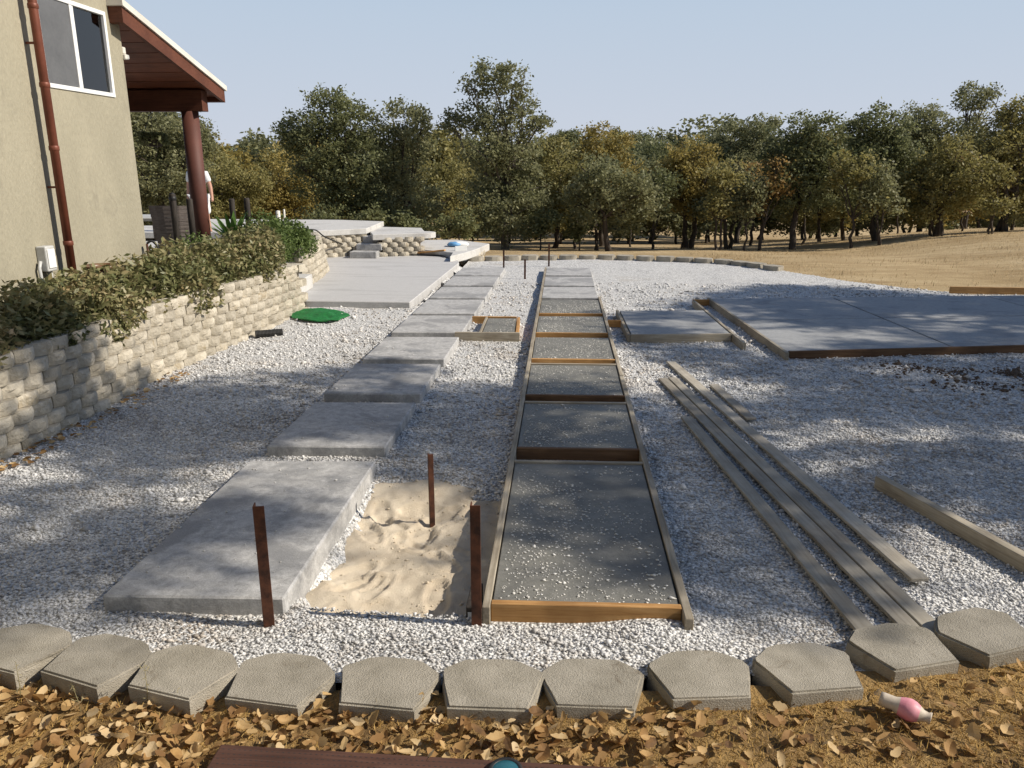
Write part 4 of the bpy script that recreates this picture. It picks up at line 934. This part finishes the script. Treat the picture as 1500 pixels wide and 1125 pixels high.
V = np.stack([P0 - sd, P0 + sd, P0 + d * .6 + sd * .7, P0 + d], 1).reshape(-1, 3)
tag(link('field_grass', qmesh('field_grass', V, np.arange(n * 4).reshape(-1, 4)), M['fieldstraw']), 'short dry grass tufts on the golden field', 'grass', kind='stuff')
# upright weeds before the left blocks
for i, (px, py, h) in enumerate(((30, 1035, .22), (120, 1050, .16), (215, 1045, .24), (262, 1050, .14), (555, 1060, .13))):
    p = onz(px, py, -.1); w = empty('dry_weed', (p.x, p.y, -.12)); tag(w, ['dry weed at the far left of the leaf litter', 'dry weed before the left part of the second block', 'tall dry weed before the second and third blocks', 'thin dry weed before the third block', 'thin dry weed before the fifth block'][i], 'weed', 'dry weeds in front of the edging')
    lean = Vector((random.uniform(-.04, .04), 0, h)); tube('stem', [Vector((0, 0, 0)), lean * .5 + Vector((.006, 0, 0)), lean], [.0022, .0016, .0008], M['weed'], w, 5)
    pts = np.array([list(lean * random.uniform(.35, 1)) for _ in range(16)]) + rng.normal(0, .007, (16, 3)); V, Q = leaves_vq(pts, .022, .16, up=.8); tag(link('leaflets', qmesh('leaflets', V, Q), M['weed'], w), kind='stuff')

# ------------------------------------------------------------------ trees
def limb(path, r0, r1, n=6):
    k = len(path); return tube_vq(path, [r0 + (r1 - r0) * (i / (k - 1)) ** .8 for i in range(k)], n, False)
def bent(a, b, amp, seg=5):
    d = (b - a).length; P = []
    o = Vector((random.uniform(-1, 1), random.uniform(-1, 1), random.uniform(-.5, .5))) * amp * d
    for i in range(seg + 1):
        t = i / seg; P.append(a.lerp(b, t) + o * math.sin(t * 3.14) + (Vector((random.uniform(-1, 1), random.uniform(-1, 1), 0)) * .04 * d if 0 < i < seg else Vector((0, 0, 0))))
    return P
def build_tree(name, base, lobes, tone, leaf=.115, dens=1.12, tr=.16, bark='barkdark', label=None, group=None, lean=None, sparse=.0, stems=1):
    """base: world point; lobes: (centre, radius) in world space"""
    root = empty(name, base); tag(root, label, 'tree', group); tr = tr * .62
    TV = []; TQ = []
    def add(vq):
        o = len(TV); TV.extend(vq[0]); TQ.extend([tuple(i + o for i in q) for q in vq[1]])
    P = []
    zmin = min(c.z - r for c, r in lobes); zmax = max(c.z + r for c, r in lobes)
    cxy = sum((c for c, r in lobes), Vector()) / len(lobes)
    for s_ in range(stems):
        fork = Vector((base.x + (cxy.x - base.x) * .35, base.y + (cxy.y - base.y) * .35, base.z + (zmax - base.z) * random.uniform(.28, .4))) + Vector((random.uniform(-1, 1) * tr * 3 * (stems > 1), random.uniform(-1, 1) * tr * 3, 0))
        b0 = Vector((random.uniform(-1, 1), random.uniform(-1, 1), 0)) * tr * 2.2 * (stems > 1)
        tp = bent(b0 + Vector((0, 0, -.25)), fork - base, .06, 6)
        add(limb(tp, tr * 1.15, tr * .7, 8))
        for li, (c, r) in enumerate(lobes):
            if stems > 1 and li % stems != s_: continue
            lp = bent(fork - base, c - base + Vector((0, 0, -.2 * r)), .12, 5); add(limb(lp, tr * .55, tr * .16, 6))
            for _ in range(5):
                d = Vector((random.gauss(0, 1), random.gauss(0, 1), random.gauss(.2, .8))).normalized() * r * .85
                add(limb(bent(lp[random.choice([3, 4, 5])], c - base + d, .15, 3), tr * .17, .012, 4))
    for c, r in lobes:
        nc = max(8, int(40 * r * r * dens + 10)); d = rng.normal(0, 1, (nc, 3)); d /= np.linalg.norm(d, axis=1)[:, None]; d[:, 2] *= .92
        rad = rng.uniform(.35, 1.0, nc) ** .55 * r * rng.uniform(.8, 1.12, nc); cc = np.array(c - base) + d * rad[:, None]
        if sparse: cc = cc[rng.random(nc) > sparse]
        cr = rng.uniform(.22, .42, len(cc)) * min(1, .55 + r * .25); per = np.maximum(8, (40 * (cr / .32) ** 2 * (.15 / leaf) ** 2)).astype(int)
        i_ = np.repeat(np.arange(len(cc)), per); q = rng.normal(0, .55, (len(i_), 3)); q[:, 2] *= .7
        P.append(cc[i_] + q * cr[i_][:, None])
    P = np.concatenate(P); P = P[P[:, 2] > .12]
    link('trunk', poly_mesh('trunk', TV, TQ), M[bark], root, smooth=True)
    V, Q = leaves_vq(P, leaf, .55, up=.1); link('crown', qmesh('crown', V, Q), LEAF[tone], root)
    return root
def gbase(px, Y):
    p = ony(px, 300, Y); return Vector((p.x, Y, float(terr(p.x, Y)) - .02))
nleaf = 0
def ptree(label, px, Y, lobes, tone, group='oak trees beyond the yard', **k):
    sc = Y / (FPX * 1.037); L_ = []
    for (x, y, r) in lobes:
        rr = r * sc * 1.17; yo = Y + random.uniform(-.5, .5) * rr; L_.append((ony(x, y, yo), rr))
    return build_tree('oak_tree', gbase(px, Y), L_, tone, label=label, group=group, **k)
# left to right; lobes are (x, y, radius) as seen in the picture, each at its own distance
ptree('dense green oak behind the porch and hanging basket', 235, 27, [(215, 205, 40), (255, 200, 42), (205, 260, 45), (270, 250, 42), (240, 300, 48), (290, 205, 26), (185, 180, 36), (225, 180, 30)], 'grey', tr=.2)
ptree('yellowing oak behind the person on the porch', 330, 31, [(320, 265, 34), (345, 290, 38), (310, 310, 40), (365, 268, 28), (300, 240, 24)], 'olive', tr=.15)
ptree('golden oak left of the big dark oak', 405, 33, [(395, 262, 32), (425, 258, 28), (380, 300, 40), (430, 300, 38), (405, 320, 40), (450, 280, 26)], 'gold', tr=.15)
ptree('big rounded dark green oak left of centre', 500, 27, [(485, 165, 36), (515, 180, 36), (445, 195, 32), (470, 215, 42), (525, 230, 40), (465, 262, 40), (515, 280, 44), (490, 315, 42), (428, 192, 20), (540, 320, 34)], 'dark', tr=.22)
ptree('oak with olive rounded top right of the big dark oak', 592, 28, [(590, 180, 30), (575, 210, 30), (612, 205, 25), (590, 245, 34), (565, 280, 36), (610, 300, 38), (575, 325, 36), (622, 172, 12)], 'grey', tr=.18)
ptree('thin olive oak with bare crooked limbs in the gap', 650, 32, [(640, 245, 26), (672, 262, 26), (650, 290, 30), (625, 270, 24), (680, 300, 28), (655, 325, 30)], 'olive', sparse=.25, tr=.15)
ptree('tallest oak with ragged open crown in the centre', 742, 27, [(722, 112, 24), (752, 118, 24), (700, 130, 18), (768, 150, 15), (690, 172, 24), (725, 178, 34), (765, 182, 24), (665, 180, 15), (715, 215, 36), (755, 225, 36), (790, 180, 12), (735, 262, 44), (770, 275, 34), (715, 300, 38), (750, 315, 38)], 'grey', tr=.21, bark='barkpale', sparse=.1)
ptree('leafy oak just right of the tallest one', 815, 29, [(815, 225, 24), (800, 252, 28), (825, 275, 34), (800, 305, 34), (838, 310, 30), (780, 325, 28)], 'olive', tr=.16)
ptree('golden topped oak right of centre', 880, 31, [(878, 212, 27), (905, 218, 22), (850, 228, 24), (880, 245, 32), (915, 250, 24), (860, 275, 32)], 'gold', tr=.17)
ptree('grey green oak in front of the golden topped one', 890, 26, [(868, 255, 24), (890, 275, 34), (925, 280, 28), (870, 305, 32), (915, 310, 30), (945, 295, 24), (845, 290, 22)], 'grey', tr=.15, stems=2)
ptree('dark far oak showing between the golden crowns', 955, 40, [(955, 232, 26), (930, 235, 22), (980, 235, 24), (955, 262, 30)], 'dark', tr=.2)
ptree('yellow olive oak with a domed crown', 1015, 29, [(1008, 228, 26), (1035, 240, 26), (985, 248, 24), (1015, 262, 32), (1045, 272, 22), (990, 285, 26), (1025, 295, 28)], 'gold', tr=.16, stems=2)
ptree('low dark oak with forked trunk left of the dark pair', 1072, 28, [(1060, 290, 24), (1085, 275, 24), (1040, 305, 20), (1095, 300, 24), (1070, 262, 20)], 'grey', tr=.13, stems=2)
ptree('tall dim oak behind the low forked oak', 1085, 38, [(1070, 205, 24), (1110, 195, 24), (1090, 225, 30), (1050, 220, 22), (1125, 225, 26), (1128, 182, 14), (1085, 258, 28)], 'grey', tr=.2)
ptree('rust tinged small oak between the taller crowns', 1105, 31, [(1098, 252, 16), (1108, 275, 20), (1120, 295, 18)], 'rust', tr=.1)
ptree('dark green oak, left of the dark pair', 1170, 27, [(1175, 192, 26), (1205, 200, 28), (1145, 215, 26), (1180, 230, 34), (1215, 240, 28), (1150, 255, 28), (1190, 275, 32), (1145, 290, 24), (1225, 282, 24)], 'dark', tr=.19)
ptree('dark green oak, right of the dark pair', 1285, 28, [(1275, 175, 26), (1305, 185, 24), (1255, 200, 26), (1290, 215, 34), (1325, 225, 26), (1262, 245, 30), (1305, 262, 34), (1275, 292, 26), (1335, 280, 26)], 'dark', tr=.18, stems=2)
ptree('olive oak low between the two dark oaks', 1240, 30, [(1240, 255, 24), (1235, 285, 24), (1255, 305, 22), (1220, 300, 18)], 'olive', tr=.13)
ptree('grey green oak behind the dark pair', 1350, 36, [(1345, 175, 22), (1370, 180, 24), (1330, 195, 22), (1385, 205, 26), (1355, 215, 28), (1365, 250, 30)], 'grey', tr=.2)
ptree('slender tall oak with a small tuft above the others', 1425, 33, [(1430, 138, 18), (1415, 150, 14), (1448, 142, 14), (1428, 170, 13), (1420, 200, 20), (1440, 222, 22)], 'grey', tr=.14, sparse=.15)
ptree('yellow olive oak near the right edge', 1385, 27, [(1375, 245, 28), (1400, 225, 24), (1350, 265, 26), (1395, 275, 30), (1365, 300, 24), (1420, 290, 24)], 'olive', tr=.15, stems=2)
ptree('brownish olive oak at the right edge', 1470, 28, [(1478, 175, 26), (1500, 165, 26), (1455, 210, 26), (1490, 220, 32), (1460, 255, 28), (1505, 262, 30), (1475, 295, 28), (1440, 272, 20)], 'olive', tr=.18, stems=2)
ptree('green oak just beyond the right edge of the picture', 1560, 28, [(1545, 170, 30), (1580, 190, 30), (1550, 230, 34), (1590, 250, 34), (1550, 285, 30)], 'grey', tr=.18)
SL = ['olive', 'grey', 'rust', 'dark', 'gold']
where = ['right of the leafy oak beside the tallest one', 'under the golden topped oak', 'between the golden topped oak and the yellow dome', 'left of the yellow domed oak', 'below the yellow domed oak', 'left of the low forked oak', 'right of the low forked oak', 'left of the left dark oak', 'below the left dark oak', 'right of the left dark oak', 'between the two dark oaks', 'below the right dark oak', 'right of the right dark oak', 'left of the yellow olive oak near the right edge', 'below the slender tall oak', 'near the right edge of the picture', 'at the very right edge of the picture']
for i, px in enumerate(range(850, 1510, 40)):
    q = px + random.uniform(-12, 12); Yt = random.uniform(25.5, 33); up = random.uniform(-14, 14); t = SL[[0, 1, 0, 3, 4, 0, 1, 2, 0, 3, 0, 1, 0, 3, 2, 0, 1][i]]
    ptree(f'slender young oak {where[i]}', q, Yt, [(q + random.uniform(-22, 22), 268 + up + random.uniform(-16, 16), random.uniform(15, 22)) for _ in range(3)] + [(q + random.uniform(-26, 26), 300 + up * .5, random.uniform(12, 17)) for _ in range(2)], t, group='slender young oaks in front of the slope', tr=random.uniform(.06, .10), sparse=.2, stems=1 + i % 2, dens=.8)
# far trees behind, on the slope across the hollow
def far_proto(tone, seed):
    L_ = [(Vector((rng.uniform(-1.9, 1.9), rng.uniform(-1.3, 1.3), rng.uniform(1.5, 5.6))), rng.uniform(1.0, 1.6)) for _ in range(12)] + [(Vector((0, 0, 4)), 1.8)]
    return build_tree('oak_tree', Vector((0, 0, 0)), L_, tone, leaf=.24, dens=.9, tr=.15)
LABF = {'dark': 'dark distant oak on the slope behind the front trees', 'grey': 'grey green distant oak on the slope behind the front trees', 'olive': 'olive distant oak on the slope behind the front trees', 'gold': 'golden distant oak on the slope behind the front trees'}
protos = [(t, far_proto(t, i)) for i, t in enumerate(('dark', 'grey', 'olive', 'gold'))]
used = set(); rr_ = random.Random(5)
for row, (Yr, x0, x1, step) in enumerate(((37, -19, 25, 2.7), (46, -26, 32, 3.2), (58, -34, 44, 4.0), (88, -52, 70, 4.6), (128, -76, 100, 5.6))):
    x = x0
    while x < x1:
        t, pr = protos[rr_.choice([0, 1, 1, 2, 2, 3] if row < 2 else [0, 0, 1, 2])]
        xx = x + rr_.uniform(-1, 1); yy = Yr + rr_.uniform(-4, 4) * (1 if row else .8); s = rr_.uniform(.75, 1.05) * (1 + .08 * (row - 1)) if row else rr_.uniform(.5, .78)
        if t not in used: o = pr; used.add(t)
        else: o = copy_tree(pr)
        o.location = (xx, yy, float(terr(xx, yy)) - .1); o.rotation_euler = (0, 0, rr_.uniform(0, 6.28)); o.scale = (s * 1.1, s * 1.1, s)
        tag(o, LABF[t], 'tree', f'{t} distant oaks on the slope'); x += step * rr_.uniform(.75, 1.25)
# understorey bushes at the foot of the left and centre trees
for i, (px, py, r_, Yb) in enumerate(((470, 335, 22, 25), (540, 340, 20, 25), (610, 340, 20, 25.5), (670, 345, 18, 25), (790, 340, 17, 26), (850, 335, 18, 27))):
    c = ony(px, py, Yb); g_ = Vector((c.x, Yb, float(terr(c.x, Yb)))); rr2 = r_ * Yb / 1190
    lo = [(Vector((c.x + random.uniform(-.4, .4), Yb + random.uniform(-.3, .3), g_.z + .5 + random.uniform(0, .6))), rr2 * random.uniform(.7, 1)) for _ in range(3)]
    o = build_tree('understorey_bush', g_, lo, 'dark', tr=.05, dens=1.4, label=['dark bush under the big rounded oak', 'dark bush right of the big rounded oak', 'dark bush below the olive topped oak', 'low dark bush left of the tallest oak', 'dark bush right of the tallest oak', 'dark bush below the golden topped oak'][i], group='dark bushes under the trees'); o['category'] = 'bush'

# ------------------------------------------------------------------ oaks to the right of the yard whose shade falls across it
def shade_density(px, py):
    return 0
SH_FULL = [(-60, 560), (150, 592), (215, 560), (330, 548), (440, 533), (515, 545), (560, 520), (650, 520), (690, 575), (760, 548), (905, 545), (935, 585), (1005, 560), (985, 505), (905, 500), (900, 456), (1015, 441), (1060, 426), (1150, 414), (1300, 421), (1420, 434), (1650, 452), (1900, 520), (2100, 680), (1800, 800), (1330, 790), (1040, 770), (1000, 690), (940, 680), (750, 690), (545, 690), (380, 700), (180, 800), (60, 860), (-200, 900)]
SH_HALF = [(-200, 860), (100, 840), (180, 800), (380, 700), (545, 690), (500, 780), (430, 860), (230, 905), (-200, 930)]
SH_HALF2 = [(735, 690), (945, 680), (1010, 690), (1060, 770), (1330, 790), (1800, 800), (1700, 830), (1250, 868), (1060, 880), (1000, 850), (740, 840)]
def w(poly): return [tuple(onz(x, y, -.04)[:2]) for x, y in poly]
pf, ph1, ph2 = [(-6.4, 3.2), (-6.4, 6.2), (-5.0, 6.45)] + w(SH_FULL[1:-1]) + [(-5, 3.2)], w(SH_HALF), w(SH_HALF2)
gx = np.arange(-6.4, 13, .21); gy = np.arange(2.3, 14, .21); X, Y = np.meshgrid(gx, gy); X = X.ravel() + rng.uniform(-.1, .1, X.size); Y = Y.ravel() + rng.uniform(-.1, .1, Y.size)
gap = vnoise(X * .5, Y, 1.5, 51) * .62 + vnoise(X * .5, Y, 3.6, 52) * .38
pr = np.where(inside(pf, X, Y), np.where(gap > .42, .99, .0), 0.0)
pr = np.maximum(pr, np.where(inside(ph1, X, Y), np.where(gap > .50, .8, .03), 0.0)); pr = np.maximum(pr, np.where(inside(ph2, X, Y), np.where(gap > .50, .8, .03), 0.0))
pr = np.where((X > -1.5) & (X < -.1) & (Y > 2.7) & (Y < 4.72), 0, pr)
k = rng.random(len(X)) < pr; X = X[k]; Y = Y[k]; hz = rng.uniform(7.2, 10.5, len(X)) + 1.2 * (vnoise(X, Y, .4, 55) - .5)
cc = np.stack([X + sdir.x / sdir.z * hz, Y + sdir.y / sdir.z * hz, hz], -1)
for ti, (sel, bx, by, lab) in enumerate((((Y < 8.2), 14.5, 4.4, 'spreading oak standing right of the yard, nearest the boards'), ((Y >= 8.2), 19.5, 11.0, 'spreading oak standing right of the large slab'))):
    root = empty('oak_tree', (bx, by, -.15)); tag(root, lab, 'tree', 'oaks to the right of the yard')
    c = cc[sel] - np.array([bx, by, -.15]); per = 38; i_ = np.repeat(np.arange(len(c)), per)
    P = c[i_] + rng.normal(0, .17, (len(i_), 3)); V, Q = leaves_vq(P, .15, .55, up=.1); link('crown', qmesh('crown', V, Q), LEAF['dark'], root)
    TV = []; TQ = []
    def add(vq):
        o = len(TV); TV.extend(vq[0]); TQ.extend([tuple(i + o for i in q) for q in vq[1]])
    fork = Vector((-.4, .2, 3.4)); add(limb(bent(Vector((0, 0, -.2)), fork, .04, 6), .34, .24, 10))
    for j in rng.choice(len(c), 16, replace=False):
        e = Vector(c[j]); lp = bent(fork, e, .1, 6)
        gp = [q + Vector((bx, by, -.15)) for q in lp]; gp = [gp[a_].lerp(gp[a_ + 1], t_ / 6) for a_ in range(6) for t_ in range(6)]
        gp = [(q.x - sdir.x / sdir.z * (q.z + .15), q.y - sdir.y / sdir.z * (q.z + .15)) for q in gp]
        if any(-1.4 < q[0] < -.2 and 3.0 < q[1] < 4.75 for q in gp): continue   # limbs whose shadow would cross the pit are left out
        add(limb(lp, .13, .02, 6))
        for j2 in rng.choice(len(c), 60, replace=False):
            e2 = Vector(c[j2])
            if (e2 - lp[4]).length < 1.8: add(limb(bent(lp[4], e2, .15, 3), .03, .008, 4))
    link('trunk', poly_mesh('trunk', TV, TQ), M['barkdark'], root, smooth=True)
for i, (bx, by, lab) in enumerate(((-7.5, -9.0, 'unseen oak added behind the photographer to block sky light, towards the house'), (1.5, -7.5, 'unseen oak added straight behind the photographer to block sky light'), (10.5, -7.0, 'unseen oak added behind the photographer to block sky light, to the right'))):  # out-of-view oaks, added to cut the sky light on the yard
    L_ = [(Vector((bx + rng.uniform(-3.4, 3.4), by + rng.uniform(-3.0, 3.8), rng.uniform(4.0, 9.5))), rng.uniform(1.6, 2.5)) for _ in range(11)]
    build_tree('oak_tree', Vector((bx, by, -.15)), L_, 'dark', leaf=.3, dens=.55, tr=.4, label=lab, group='oaks added behind the photographer to block sky light')
tt = sum(len(o.data.loop_triangles) if o.data.loop_triangles else sum(1 for _ in ()) for o in C.objects if o.type == 'MESH')
print('polys', sum(len(m.polygons) for m in bpy.data.meshes), 'objects', len(C.objects))
